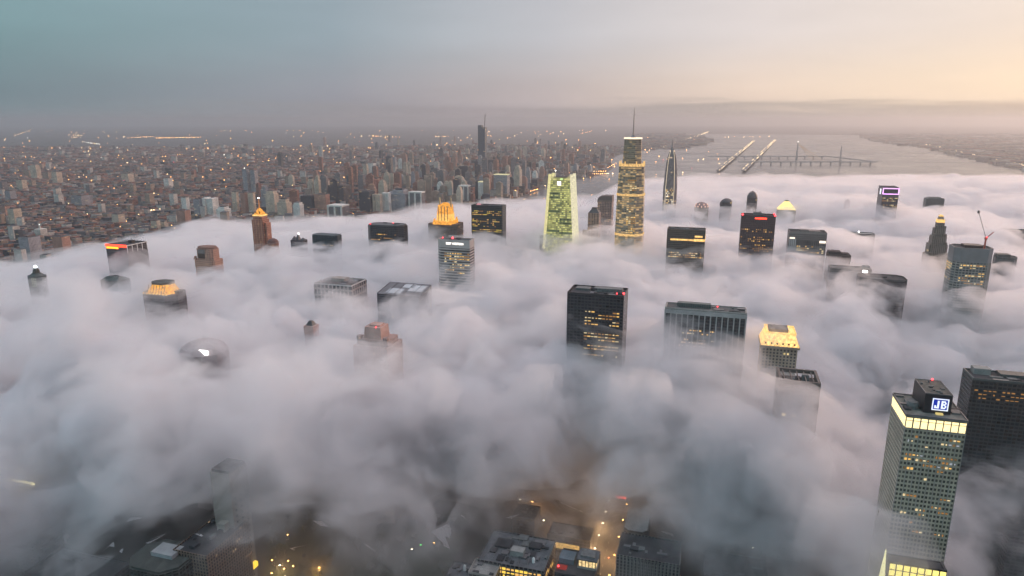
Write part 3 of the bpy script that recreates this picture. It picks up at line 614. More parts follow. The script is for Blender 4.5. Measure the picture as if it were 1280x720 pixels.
t = site('office_tower', 'long black low-lying roof with a chamfered end, in the fog left of the crane tower', 'office tower', 1076, 349, 1136, 366, 44, dip=1., rad=40)
shaft(t, facade('fa_black', (.016, .016, .019, 1), (.012, .014, .02, 1)), plan=chamf(t.w, t.d, 9), roof=ROOF_D, par=2, parmat=plain('charcoal', (.035, .04, .042), .5)); boxes(t, 'plant_room', ROOF_D, [(-8, 4, 30, 16, t.H-.2, t.H+3)])
t = site('office_tower', 'dark green-grey rounded rooftop at the right edge, beyond the crane tower', 'office tower', 1247, 322, 1274, 334, 30, dip=1., rad=30)
shaft(t, facade('fa_teal', (.045, .065, .07, 1), (.02, .03, .035, 1)), plan=chamf(t.w, t.d, 8), roof=ROOF_D, par=1.4, parmat=TEAL); boxes(t, 'plant_room', TEAL, [(-4, 4, 22, 18, t.H-.2, t.H+5)])
t = site('office_tower', 'long flat teal rooftop at the far right edge, highest up the fog there', 'office tower', 1257, 289, 1300, 294, 40, dip=1., rad=30)
shaft(t, facade('fa_teal', (.045, .065, .07, 1), (.02, .03, .035, 1)), roof=ROOF_D, par=1.4, parmat=TEAL)
# ------------------------------------------------------------------ the tall centre group
t = site('skyscraper', 'tallest round-cornered skyscraper with gold lit bands, a drum top and a thin spire', 'skyscraper', 771, 205, 806, 310, 52)
GB = facade('fa_painted_sheen', (.36, .27, .17, 1), (.20, .16, .12, 1), 4.2, 5.2, .93, .68, .72, (1, .60, .22, 1), .62, .15, runs=3.)  # gold sky mirrored in bronze glass, painted in as tint and glow
c8 = lambda w, c=.26: chamf(w, w*.95, w*c)
zB, m = t.zf-60, t.m; w = t.w
zs = [0, t.H-92*m, t.H-40*m, t.H-.5]
MB().frus(c8(w*1.02), 0, t.H-88*m).frus(c8(w*1.02), t.H-88*m+.01, t.H-38*m, c8(w*.97)).frus(c8(w*.97), t.H-38*m+.01, t.H-4, c8(w*.88)).build('shaft', GB, t.root)
for zz, s, h in ((t.H-89*m, 1.045, 5), (t.H-39*m, 1.0, 4.5), (t.H-5, .91, 5)): MB().frus(c8(w*s), zz, zz+h).build('lit_band', glow('lit_amber_band', (1, .62, .24, 1), .85, True, .5), t.root)
FR = plain('fin_metal', (.2, .16, .12), .35, .7)
for k in range(9):
    zz = t.H-12-k*15.; s = .985+.07*min(1, k/8)
    if abs(zz-(t.H-39*m)) > 7 and abs(zz-(t.H-89*m)) > 7: MB().frus(c8(w*(s-.075+.02)), zz, zz+.9).build('floor_fin', FR, t.root)
dz = 30*m
MB().frus(c8(w*.66, .3), t.H-.5, t.H+dz, c8(w*.60, .3)).build('drum', facade('fa_golddrum', (.34, .25, .16, 1), (.16, .13, .1, 1), 4.2, 5, .9, .6, .45, (1, .62, .24, 1), .4, runs=6., band=True), t.root)
for k in range(3): MB().frus(c8(w*(.665-.015*k), .3), t.H+8+k*12, t.H+9.2+k*12).build('floor_fin', FR, t.root)
MB().frus(c8(w*.64, .3), t.H+dz, t.H+dz+3).build('lit_cap', glow('lit_cap', (1, .82, .6, 1), 1.6, True), t.root)
MB().lathe([(6, t.H+dz+3), (4, t.H+dz+6), (2.2, t.H+dz+8)], 10).build('spire_base', STEEL, t.root)
MB().lathe([(1.7, t.H+dz+8), (1.2, t.H+dz+30), (.5, t.H+dz+66)], 8).build('spire', plain('spire_metal', (.3, .26, .25), .5, .4), t.root)
mk = MB().box(-.9, .9, -.6, .6, 0, 6).mesh('lit_pinnacle', GOLDB)
for k in range(8): q = c8(w*.86)[k]; inst('lit_pinnacle', mk, t.root, (q[0], q[1], t.H-.4))
panes(t, 4.2, 5.2, 4.4, 2.6, t.H-84*m, t.H-50*m, .75, n=60, seed=31, u0=-w*.12, u1=w*.24, d=w*.99, mats=[YEL[0], YEL[1], YEL[2]])
panes(t, 4.2, 5.2, 4.4, 2.6, t.H-34*m, t.H-18*m, .55, n=30, seed=33, u0=-w*.1, u1=w*.22, d=w*.955, mats=[YEL[2], YEL[1]])
# bullet-shaped spire
t = site('skyscraper', 'slender bullet-shaped skyscraper tapering to a needle, right of the tallest tower', 'skyscraper', 829, 234, 846, 262, 32)
m = t.m; w = t.w*1.0
BL = facade('fa_bullet', (.24, .19, .18, 1), (.12, .10, .105, 1), 5, 3.6, .7, .8, .06, (1, .7, .4, 1), 1., .2)
z0 = t.zf; P = [(0, 1.), (28*m, 1.), (45*m, .88), (58*m, .74), (66*m, .58), (72*m, .36), (76*m, .16)]
b_ = MB(); b_.frus(chamf(w, w, w*.22), 0, z0)
for (za, sa), (zb, sb) in zip(P[:-1], P[1:]): b_.frus(chamf(w*sa, w*sa, w*sa*.22), z0+za, z0+zb, chamf(w*sb, w*sb, w*sb*.22), cap=False)
b_.build('shaft', BL, t.root)
MB().lathe([(w*.09, z0+76*m), (.5, z0+87*m)], 8).build('needle', plain('spire_metal', (.3, .26, .25)), t.root)
LE = glow('lit_edge', (1, .8, .55, 1), .9)
for sx_ in (-1, 1):
    mbb = MB()
    for (za, sa), (zb, sb) in zip(P[:-2], P[1:-1]): mbb.bar((sx_*w*.31*sa, -w*.505*sa, z0+za), (sx_*w*.31*sb, -w*.505*sb, z0+zb), .7, 4)
    mbb.build('lit_edge', LE, t.root)
panes(t, 5, 3.6, 3.1, 3.6, z0+2, z0+28*m, .7, n=34, seed=35, u0=-w*.34, u1=w*.3, mats=[YEL[1], YEL[0], glow('lit_white', (1, .86, .66, 1), 1.3)], w=w, d=w)
# green lit tapering tower
t = site('skyscraper', 'tapering skyscraper glowing yellow-green with two corner horns and a pale square logo', 'skyscraper', 686, 222, 715, 300, 40)
m = t.m; w0 = t.w*1.34; w1 = t.w*.98; z0, z1 = 0, t.H; zb = t.zf-20
kk = (t.H)/(t.H-zb)
GRN = facade('fa_green', (.25, .25, .12, 1), (.15, .17, .07, 1), 4.6, 4.4, .95, .74, .85, (.96, .88, .27, 1), .55, .2, runs=7., gate=.96)
MB().frus(rect(w0*1.12, t.d*1.3), 0, zb, rect(w0, t.d*1.12)).build('podium', GRN, t.root)
MB().frus(rect(w0, t.d*1.12), zb+.01, z1, rect(w1, t.d*.9)).build('shaft', GRN, t.root)
LIM = glow('lit_lime', (.96, .86, .42, 1), .85, True, .3); LIMW = glow('lit_edge_pale', (.95, .86, .58, 1), .9, True, .3)
for sx_ in (-1, 1):
    for sy_ in (-1, 1):
        MB().frus(rect(6, 6, sx_*(w0/2), sy_*t.d*.56), zb, z1+8, rect(6, 6, sx_*(w1/2-1.5), sy_*(t.d*.45-1))).build('corner_pier', LIMW if sx_ > 0 else LIM, t.root)
MB().frus([(w0/2+.5, -t.d*.5), (w0/2+1.6, -t.d*.5), (w0/2+1.6, t.d*.5), (w0/2+.5, t.d*.5)], zb, z1, [(w1/2+.3, -t.d*.4), (w1/2+1.2, -t.d*.4), (w1/2+1.2, t.d*.4), (w1/2+.3, t.d*.4)]).build('side_screen', LIMW, t.root)
for k in range(5):
    for sx_ in (-1, 1):
        x = sx_*(w1/2-4-k*2.4); MB().cbox(x, -t.d*.45-.2, .9, .8, z1-6, z1+8-k*2.2).build('lit_rib', LIM, t.root)
MB().box(-w1*.34, w1*.34, -t.d*.3, t.d*.3, z1, z1+1.2).build('roof', ROOF_D, t.root)
MB().cbox(-3, -t.d*.47, 8.5, 1., z1-17, z1-8.5).build('logo_panel', glow('logo_pink', (1, .82, .95, 1), 3.), t.root)
MB().cbox(2.5, -t.d*.465, 6, 1., z1-5, z1-1).build('logo_panel', glow('logo_green', (.7, 1, .4, 1), 1.), t.root)
mast(t, -w1*.3, 0, z1+1, z1+15, .7, LIMW); lampb(t, -w1*.3, 0, z1+15, 1., WHL)
MB().frus(rect(10, 12, -w0*.5-8, -8), 0, t.zf+8).build('annex', DARK, t.root)
# two brown towers beside it
t = site('office_tower', 'brown tower with curved sloping roof, rear of a pair left of the tallest', 'office tower', 747, 252, 765, 282, 34)
BR = facade('fa_roseb', (.32, .21, .18, 1), (.08, .06, .06, 1), 4.4, 4.4, .55, .6, .12, (1, .6, .3, 1), .8)
MB().frus(rect(t.w, t.d), 0, t.H).build('shaft', BR, t.root); q = rect(t.w*1.04, t.d*1.04)
MB().frus(q, t.H, t.H+4).build('cornice', plain('rose_brown', (.2, .14, .12), .7), t.root)
b_ = MB()
for k in range(6):
    a0, a1 = k/6*math.pi/2, (k+1)/6*math.pi/2
    b_.box(t.x0+t.w*(1-math.cos(a0))*.6, t.x1, t.y0, t.y1, t.H+4+12*math.sin(a0), t.H+4+12*math.sin(a1)-.01)
b_.build('curved_roof', plain('rose_dark', (.11, .085, .08), .6), t.root)
t = site('office_tower', 'ribbed brown tower with pitched top, front of a pair left of the tallest', 'office tower', 735, 266, 749, 289, 26)
MB().frus(rect(t.w, t.d), 0, t.H).build('shaft', BR, t.root); mr_ = MB().box(-.6, .6, -.7, 0, 0, t.H).mesh('rib', plain('rose_pale', (.36, .27, .23), .7))
for k in range(5): inst('rib', mr_, t.root, (t.x0+1+(t.w-2)*k/4, t.y0-.01, 0))
MB().frus(rect(t.w*.96, t.d*.96), t.H, t.H+9, rect(t.w*.5, t.d*.5)).build('roof', plain('slate_roof', (.07, .065, .075), .6), t.root)
MB().frus(rect(t.w*.45, t.d*.45), t.H+9, t.H+13).build('roof_house', plain('slate_roof', (.07, .065, .075)), t.root)
MB().cbox(-t.w*.55, -t.d*.6, 20, 14, 0, t.zf+3).build('podium', DARK, t.root)
# ------------------------------------------------------------------ left of centre
t = site('office_tower', 'black box tower with three yellow lit rows, right of the golden temple-like crown', 'office tower', 589, 257, 628, 297, 30)
shaft(t, facade('fa_greenblack', (.022, .028, .03, 1), (.015, .02, .022, 1), 4, 4.6, .8, .6), roof=ROOF_D, par=1.8)
MB().lathe([(6, t.H), (5, t.H+3), (1, t.H+5)], 10, -t.w*.32, 0).build('roof_dome', glow('lit_rose', (1, .45, .5, 1), .6), t.root); clutter(t, t.H-.2, 6, 41, h=2)
for (a, b, s) in ((8, 22, 42), (30, 48, 43), (52, 60, 44)): panes(t, 4, 4.6, 3.9, 1.7, t.H-b, t.H-a, .7, n=33, seed=s, mats=[glow('lit_window_lemon', (1, .74, .14, 1), .8), YEL[2], YEL[0]], rowp=1.)
# golden temple crown
t = site('crowned_tower', 'stone tower topped by a glowing golden stepped temple-like crown', 'tower', 535, 280, 571, 298, 44)
BS = facade('fa_umber', (.17, .115, .09, 1), (.05, .04, .04, 1), 4, 3.6, .5, .7, .05, (1, .6, .25, 1), .8)
MB().frus(rect(t.w, t.d), 0, t.H).build('shaft', BS, t.root); ring(t.w, t.d, 1.2, t.H, t.H+2).build('parapet', plain('umber', (.18, .125, .1), .8), t.root)
m = t.m; z = t.H; s1 = t.w*.64
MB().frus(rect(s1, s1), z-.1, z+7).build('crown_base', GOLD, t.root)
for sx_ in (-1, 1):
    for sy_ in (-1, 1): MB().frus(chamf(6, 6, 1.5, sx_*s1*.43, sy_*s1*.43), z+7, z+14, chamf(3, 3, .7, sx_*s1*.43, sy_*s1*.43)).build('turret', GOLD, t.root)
GOLD2 = glow('painted_flood_bright', (1, .52, .13, 1), 1.25, True, .6); UMB = plain('umber', (.18, .125, .1))  # crown shaft: brighter floodlight, put into the surface as emission
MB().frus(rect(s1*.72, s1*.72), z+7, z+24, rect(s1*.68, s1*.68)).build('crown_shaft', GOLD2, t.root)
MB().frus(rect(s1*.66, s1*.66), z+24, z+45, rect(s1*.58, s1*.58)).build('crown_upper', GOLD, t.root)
mp = MB().box(-.6, .6, -.5, .5, 0, 34).mesh('pilaster', UMB)
for k in range(4): inst('pilaster', mp, t.root, (-s1*.25+s1*.5*k/3, -s1*.355, z+9))
for sx_ in (-1, 1): MB().frus(rect(3.6, 5, sx_*s1*.3, 0), z+40, z+62, rect(2.2, 3, sx_*s1*.3, 0)).build('horn', plain('pale_gold_stone', (.5, .36, .2), .7), t.root)
MB().frus(rect(s1*.4, s1*.4), z+45, z+50, rect(s1*.2, s1*.2)).build('cap', GOLD, t.root)
# pale striped tower with lettering
t = site('office_tower', 'pale striped concrete tower with white roof lettering, in front of the golden crown', 'office tower', 548, 300, 587, 340, 26)
PC = (.44, .37, .34, 1)
w, d = t.w, t.d; c = 9.
plan = [(t.x0+c*.4, t.y0), (t.x1, t.y0), (t.x1, t.y1), (t.x0, t.y1), (t.x0-c*.5, t.y0+c)]
MB().frus(plan, 0, t.H-13.5).build('shaft', facade('fa_stripe', PC, (.04, .035, .035, 1), 5.2, 5., 1., .5, band=True), t.root)
MB().frus(plan, t.H-13.4, t.H).build('upper_band', plain('pale_concrete', PC[:3], .75, 0, .12), t.root)
MB().frus([(x*.94, y*.92) for x, y in plan], t.H, t.H+.3).build('roof', ROOF_D, t.root)
pb = MB()
for k in range(5):
    a, b = plan[k], plan[(k+1) % 5]; pb.frus([a, b, (b[0]*.95, b[1]*.93), (a[0]*.95, a[1]*.93)], t.H+.0, t.H+1.8)
pb.build('parapet', plain('pale_concrete', PC[:3]), t.root)
text(t, 'BEST WESTERN', 5.4, glow('sign_bright', (1, .96, .9, 1), 2.2), 1.5, t.y0-.4, t.H-5.6, 'sign_letters', depth=.2, sx=.92)
lampb(t, -t.w*.12, 0, t.H+3, 2., REDL); lampb(t, -t.w*.47, 4, t.H+2, 1.2, REDL); clutter(t, t.H+.3, 7, 46, h=2.5, mats=[MECH, ROOF_D])
panes(t, 5.2, 5., 4.6, 2.2, t.H-62, t.H-16, .55, n=60, seed=47, u0=-t.w*.3, mats=[YEL[2], YEL[0], YEL[1]], rowp=.8)
# black octagonal
t = site('office_tower', 'black tower with chamfered corners, left of the golden temple-like crown', 'office tower', 458, 282, 500, 308, 44)
p8 = chamf(t.w*1.08, t.d, 12)
MB().frus(p8, 0, t.H).build('shaft', facade('fa_black', (.016, .016, .019, 1), (.012, .014, .02, 1)), t.root)
MB().frus([(x*.95, y*.95) for x, y in p8], t.H, t.H+2.5).build('roof', plain('charcoal', (.035, .04, .042)), t.root); clutter(t, t.H+2.5, 7, 48, h=2)
lampb(t, t.x0+8, t.y0+4, t.H+3.5, 1.2, REDL); lampb(t, 10, 8, t.H+4, 1, REDL)
panes(t, 4, 4.4, 3.6, 2, t.H-40, t.H-16, .5, n=34, seed=49, w=t.w*.8, mats=[YEL[0], YEL[2], YEL[2]])
t = site('office_tower', 'small dark teal block with a low lit strip, left of the black chamfered tower', 'office tower', 388, 294, 420, 306, 30, dip=.5)
p8 = chamf(t.w, t.d, 6); MB().frus(p8, 0, t.H).build('shaft', facade('fa_deepteal', (.014, .03, .036, 1), (.012, .026, .034, 1), 4, 4), t.root)
MB().frus([(x*.96, y*.96) for x, y in p8], t.H, t.H+1.5).build('roof', plain('teal_roof', (.03, .05, .055), .6), t.root); panes(t, 4, 4, 3.4, 1.6, t.H-22, t.H-15, .5, n=7, seed=50, w=t.w*.8)
# gothic top, red dome, brick spire
t = site('gothic_tower', 'small grey pinnacled rooftop with a white light, right of the small red dome', 'tower', 363, 300, 378, 305, 20, dip=.5)
MB().frus(rect(t.w, t.d), 0, t.H).build('shaft', facade('fa_slate', (.06, .055, .065, 1), (.02, .02, .026, 1)), t.root)
SL = plain('slate_roof', (.07, .065, .075))
for k, (x, h) in enumerate(((-.36, 8), (-.05, 12), (.36, 5))): MB().frus(rect(t.w*.28, t.d*.5, x*t.w, 0), t.H, t.H+h, rect(1.5, 2, x*t.w, 0)).build('gable', SL, t.root)
lampb(t, .3, 0, t.H+14, 1.8, WHL)
t = site('domed_tower', 'small dark red domed tower beside the orange-lit brick spire', 'tower', 332.5, 304, 344, 314, 18)
RB = facade('fa_redbrick', (.40, .165, .105, 1), (.11, .06, .05, 1), 4, 3.6, .5, .55, .04, (1, .6, .3, 1), .8)
MB().lathe([(t.w/2, 0), (t.w/2, t.H)], 12).build('shaft', RB, t.root); RD = plain('red_dome', (.13, .05, .04), .6)
MB().lathe([(t.w*.54, t.H), (t.w*.54, t.H+1.5)], 12).build('cornice', plain('pale_brick', (.3, .2, .17), .8), t.root); dome_plan(t, RD, t.H+1.5, t.H+10)
t = site('spire_tower', 'slender red brick tower with setbacks, a gold lit crown and a thin orange spire', 'tower', 316, 270, 327, 309, 20)
m = t.m; w = t.w
MB().frus(rect(w, t.d), 0, t.H).build('shaft', RB, t.root)
MB().frus(rect(w*1.55, t.d*.8, w*.12, 0), 0, t.H-15).build('wing', RB, t.root); MB().frus(rect(w*1.25, t.d*1.2, 0, 0), 0, t.H-8).build('wing', RB, t.root)
mpp = MB().box(-.7, .7, -.7, 0, 0, t.H).mesh('pier', plain('brick_pier', (.5, .23, .15), .8))
for k in range(4): inst('pier', mpp, t.root, (t.x0+.9+(w-1.8)*k/3, -t.d*.6-.02, -8.))
MB().frus(rect(w*1.04, t.d*1.04), t.H, t.H+3).build('lit_gallery', GOLDB, t.root)
MB().frus(rect(w*.85, t.d*.85), t.H+3, t.H+17, rect(w*.18, t.d*.18)).build('crown', GOLD, t.root)
mw = MB().box(-.7, .7, -.4, .4, 0, 5).mesh('crown_opening', plain('umber_dark', (.07, .04, .03), .8))
for x in (-.2, .2): inst('crown_opening', mw, t.root, (x*w, -t.d*.36, t.H+5))
MB().lathe([(1.6, t.H+16), (1., t.H+26), (.5, t.H+38)], 6).build('spire', glow('lit_spire', (1, .38, .12, 1), .6), t.root); lampb(t, 0, 0, t.H+39, 1.5, WHL)
# stepped brick, neon roof, mansard, green tower
t = site('stepped_tower', 'reddish brick tower top with a broad arched recess, left of the orange-lit brick spire', 'tower', 243, 309, 264, 335, 26, dip=.0, zf=192)
OB = facade('fa_orangebrick', (.46, .25, .18, 1), (.12, .07, .06, 1), 4, 3.8, .45, .5, .05, (1, .6, .3, 1), .8)
m = t.m
MB().frus(chamf(t.w*1.22, t.d*1.2, 4), 0, t.H-25).build('lower_tier', OB, t.root); MB().frus(chamf(t.w, t.d, 5), t.H-25, t.H-3).build('shaft', OB, t.root)
MB().lathe([(t.w*.53, t.H-3), (t.w*.53, t.H-.5), (t.w*.48, t.H+1), (t.w*.3, t.H+1.6)], 16, sy=t.d/t.w).build('rounded_roof', plain('tile_roof', (.22, .11, .08), .8), t.root)
MB().cbox(-t.w*.12, t.y0-.2, t.w*.4, .8, t.H-22, t.H-12).build('recess', plain('umber_dark', (.07, .04, .03)), t.root); MB().cbox(-t.w*.12, t.y0-.2, t.w*.44, .8, t.H-12, t.H-4).build('blank_panel', plain('grey_brown', (.21, .17, .16)), t.root)
for sx_ in (-1, 1): MB().frus(rect(5, 5, sx_*t.w*.54, -t.d*.45), t.H-25, t.H-18, rect(3, 3, sx_*t.w*.54, -t.d*.45)).build('turret', OB, t.root)
t = site('office_tower', 'low block with red neon roof sign and white framed side, left fog edge', 'office tower', 132, 306, 158, 320, 54)
shaft(t, facade('fa_plumgrey', (.07, .06, .065, 1), (.03, .028, .032, 1), 4, 4), roof=ROOF_D, par=1.6)
MB().box(t.x0-.6, t.x1, t.y0-.8, t.y0-.02, t.H-3.2, t.H+2).build('neon_sign', NEONR, t.root); MB().box(t.x0+2, t.x1*.2, t.y0-.9, t.y0-.02, t.H-7, t.H-3.3).build('neon_strip', NEONO, t.root)
mfv = MB().box(0, .5, -.7, .7, -16, 0).mesh('side_frame', WHITE)
for k in range(5): inst('side_frame', mfv, t.root, (t.x1+.02, t.y0+1+(t.d-2)*k/4, t.H+1))
MB().box(t.x1+.55, t.x1+1, t.y0, t.y1, t.H, t.H+1.4).build('side_rail', WHITE, t.root)
boxes(t, 'plant_room', DARK, [(6, 8, 9, 9, t.H-.2, t.H+6)]); mast(t, 7, 8, t.H+6, t.H+11, .6); MB().bar((t.x0, t.y0, t.H+2.2), (0, t.y1, t.H+4), .7).build('roof_rail', WHITE, t.root)
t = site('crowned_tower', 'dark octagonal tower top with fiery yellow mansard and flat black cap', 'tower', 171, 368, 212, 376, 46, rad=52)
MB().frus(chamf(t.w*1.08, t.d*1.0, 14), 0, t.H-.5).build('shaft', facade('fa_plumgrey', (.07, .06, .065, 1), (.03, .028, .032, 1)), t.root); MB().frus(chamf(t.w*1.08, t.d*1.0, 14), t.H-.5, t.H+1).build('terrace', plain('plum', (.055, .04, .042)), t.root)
FIRE = glow('painted_flood_fire', (1, .44, .035, 1), 1.2, True, .7)  # mansard emits its own glow in place of floodlight on the roof
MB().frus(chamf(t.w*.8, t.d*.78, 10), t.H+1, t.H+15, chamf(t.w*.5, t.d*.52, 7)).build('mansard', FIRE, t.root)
MB().frus(chamf(t.w*.56, t.d*.58, 8), t.H+15, t.H+18).build('cap', plain('moss_roof', (.06, .058, .05), .8), t.root)
mr2 = MB().bar((0, 0, 0), (0, t.d*.12, 13.5), .5, 4).mesh('roof_rib', plain('umber_dark', (.07, .04, .03)))
for k in range(7): inst('roof_rib', mr2, t.root, (-t.w*.25+t.w*.5*k/6, -t.d*.39-.3, t.H+1))
mll = MB().cbox(0, 0, 2.4, 1, 0, 2.2).mesh('flood_lamp', GOLDB)
for k in range(8): inst('flood_lamp', mll, t.root, (-t.w*.35+t.w*.7*k/7, -t.d*.42, t.H+1))
MB().box(t.x1*.75, t.x1*1.05, -4, 10, t.H+1, t.H+5).build('plant_room', DARK, t.root)
t = site('round_top_tower', 'green-black octagonal tower top with pale slots and white beacon, far left', 'tower', 31, 345, 47, 363, 20)
MB().frus(chamf(t.w*1.05, t.d, 6), 0, t.H).build('shaft', plain('moss_black', (.018, .026, .022), .5), t.root); GS = glow('lit_slot', (.75, .85, .5, 1), .28)
mgs = MB().box(-.8, .8, -.2, .2, -1.3, 1.3).mesh('lit_slot', GS)
for k in range(3):
    for j in range(4): inst('lit_slot', mgs, t.root, (t.w*(.02+.14*k), t.y0-.1, t.H-4-j*4))
MB().frus(chamf(t.w*.9, t.d*.9, 6), t.H, t.H+4, chamf(t.w*.5, t.d*.5, 3)).build('roof', plain('moss_roof2', (.035, .045, .04), .6), t.root)
MB().lathe([(t.w*.2, t.H+4), (t.w*.16, t.H+10), (t.w*.06, t.H+13)], 8).build('lantern', plain('moss_roof', (.06, .058, .05)), t.root); lampb(t, 0, 0, t.H+14.5, 2.6, glow('beacon_cool', (.85, .95, 1, 1), 5.))
t = site('office_tower', 'dark humped rooftop barely clearing the fog, left of the fiery mansard tower', 'office tower', 125, 350, 147, 355, 26, dip=.5, rad=26)
MB().frus(rect(t.w, t.d), 0, t.H).build('shaft', plain('moss_black', (.018, .026, .022)), t.root); MB().frus(rect(t.w, t.d), t.H, t.H+5, rect(t.w*.7, t.d*.4)).build('roof', plain('moss_roof2', (.035, .045, .04)), t.root); clutter(t, t.H+5, 4, 52, -.2, .2, -.1, .1, 2)
# white-rimmed flat roof, sloping glass roof
t = site('office_tower', 'square brown flat roof with a white rim and pale hut, with big dark windows below', 'office tower', 392, 354.5, 439, 363, 52, dip=.5, rad=48)
shaft(t, facade('fa_bigwin', (.34, .28, .26, 1), (.03, .025, .03, 1), 11, 7.2, .66, .72), roof=plain('brown_roof', (.10, .075, .07), .9, 0, .3), par=1.4, parmat=plain('white_rim', (.55, .5, .48), .6))
boxes(t, 'roof_hut', plain('tan_hut', (.30, .24, .21), .8), [(-4, 6, 24, 16, t.H-.2, t.H+5.5)]); clutter(t, t.H-.2, 5, 53, .1, .4, -.3, .3, 2)
t = site('office_tower', 'grey sloping glass roof shaped like a leaning slab, right of the white-rimmed flat roof', 'office tower', 471, 366, 524, 371, 50, dip=.5, rad=48)
MB().frus(rect(t.w, t.d), 0, t.H-1).build('shaft', facade('fa_slate', (.06, .055, .065, 1), (.02, .02, .026, 1)), t.root)
SLV = plain('slate_panel', (.11, .11, .115), .45, .2, .35, .08)
b_ = MB(); x0, x1, y0, y1, h = t.x0, t.x1, t.y0, t.y1, t.H
b_.poly([(x0, y0, h-1), (x1, y0, h-1), (x1, y1, h+7), (x0, y1, h+7)]).poly([(x0, y0, h-1), (x0, y1, h+7), (x0, y1, h-1)]).poly([(x1, y0, h-1), (x1, y1, h-1), (x1, y1, h+7)]).poly([(x0, y1, h-1), (x0, y1, h+7), (x1, y1, h+7), (x1, y1, h-1)])
b_.build('sloping_roof', SLV, t.root)
for k, (a, b, c_, d_) in enumerate(((.1, .5, .35, .85), (-.34, .02, .1, .5), (-.1, .2, .6, .9))):
    za = h-1+8*c_+.25; zb_ = h-1+8*d_+.25
    MB().poly([(a*t.w, y0+c_*t.d, za), (b*t.w*.9, y0+c_*t.d, za), (b*t.w*.9, y0+d_*t.d, zb_), (a*t.w, y0+d_*t.d, zb_)]).build('skylight', plain('skylight_glass', (.42, .44, .45), .25, .1), t.root)
for k in range(6): MB().bar((x0+t.w*k/5, y0, h-.8), (x0+t.w*k/5, y1, h+7.2), .5, 4).build('roof_rib', ROOF_D, t.root)
# tops swallowed by the near fog
t = site('stepped_tower', 'pinkish brick stepped tower top with a square upper block, alone in the near left fog', 'tower', 441, 432, 484, 462, 40, zf=204, rad=44, D=755)
PB = facade('fa_pinkbrick', (.38, .26, .23, 1), (.1, .08, .08, 1), 4, 3.4, .4, .6, .03, (1, .7, .4, 1), .8)
MB().frus(rect(t.w, t.d), 0, t.H).build('shaft', PB, t.root); MB().frus(rect(t.w*.88, t.d*.7), t.H, t.H+7).build('setback', PB, t.root)
MB().frus(rect(t.w*.5, t.d*.55, -t.w*.02, 0), t.H+7, t.H+21, rect(t.w*.46, t.d*.5, -t.w*.02, 0)).build('upper_block', plain('salmon_stone', (.46, .29, .25), .8), t.root); MB().frus(rect(t.w*.3, t.d*.3), t.H+21, t.H+23).build('roof', plain('salmon_stone', (.46, .29, .25)), t.root)
for sx_ in (-1, 1): MB().cbox(sx_*t.w*.38, -t.d*.3, 5, 6, t.H+7, t.H+11).build('turret', PB, t.root)
lampb(t, t.w*.08, -t.d*.25, t.H+21.5, .8, REDL)
t = site('office_tower', 'hazy dark dome-roofed building with a dazzling white sign, sunk in the left fog', 'office tower', 214, 442, 262, 452, 46, zf=216, rad=40, D=782)
MB().frus(chamf(t.w, t.d, 12), 0, t.H).build('shaft', plain('mauve_wall', (.2, .165, .17)), t.root)
MB().lathe([(t.w*.5, t.H), (t.w*.44, t.H+6), (t.w*.28, t.H+11), (t.w*.08, t.H+13)], 14).build('dome', plain('haze_tinted_roof', (.30, .25, .26), .8), t.root)  # roof colour lightened to carry the haze in front of it
MB().cbox(t.w*.3, -t.d*.42, 12, 1.2, t.H+2, t.H+7).build('lit_sign', glow('sign_dazzle', (1, .97, .95, 1), 9., True), t.root)
t = site('slim_tower', 'faint small tower tip just showing in fog above the stepped pink tower', 'tower', 379, 402, 391, 408, 14, zf=204, rad=16)
MB().frus(rect(t.w, t.d), 0, t.H-6).build('shaft', plain('salmon_stone', (.46, .29, .25)), t.root); MB().frus(rect(t.w*.7, t.d*.7), t.H-6, t.H, rect(t.w*.3, t.d*.3)).build('roof', DARK, t.root)
# ------------------------------------------------------------------ ground, water
def gp(px, py, z=0.): p = at_height(px, py, z); return (p.x, p.y)
gm, nt, out = nmat('city_ground')
geo = node(nt, 'ShaderNodeNewGeometry')
vr = node(nt, 'ShaderNodeVectorRotate', {'Vector': geo.outputs['Position'], 'Angle': GRID}, rotation_type='Z_AXIS').outputs[0]
br = node(nt, 'ShaderNodeTexVoronoi', {'Vector': vr, 'Scale': .011}, distance='CHEBYCHEV')
no = node(nt, 'ShaderNodeTexNoise', {'Vector': vr, 'Scale': .0022, 'Detail': 8., 'Roughness': .7})
c1 = ramp(nt, br.outputs['Color'], [(0., (.035, .032, .035, 1)), (.35, (.07, .06, .058, 1)), (.6, (.12, .10, .095, 1)), (.8, (.05, .06, .045, 1)), (1., (.20, .17, .16, 1))])
c2 = ramp(nt, no.outputs[0], [(.3, (.45, .45, .45, 1)), (.7, (1.3, 1.3, 1.3, 1))])
mu = node(nt, 'ShaderNodeVectorMath', {0: c1, 1: c2}, operation='MULTIPLY')
gb = node(nt, 'ShaderNodeBsdfPrincipled', {'Base Color': mu.outputs[0], 'Roughness': .95}); nt.links.new(gb.outputs[0], out.inputs[0])
g = MB().poly([(-44000, -2000, 0), (44000, -2000, 0), (44000, 61000, 0), (-44000, 61000, 0)]).build('ground', gm); tag(g, kind='structure')
wm, nt, out = nmat('river_water')
geo = node(nt, 'ShaderNodeNewGeometry')
no = node(nt, 'ShaderNodeTexNoise', {'Vector': geo.outputs['Position'], 'Scale': .012, 'Detail': 6.})
bp = node(nt, 'ShaderNodeBump', {'Height': no.outputs[0], 'Strength': .15, 'Distance': 5.})
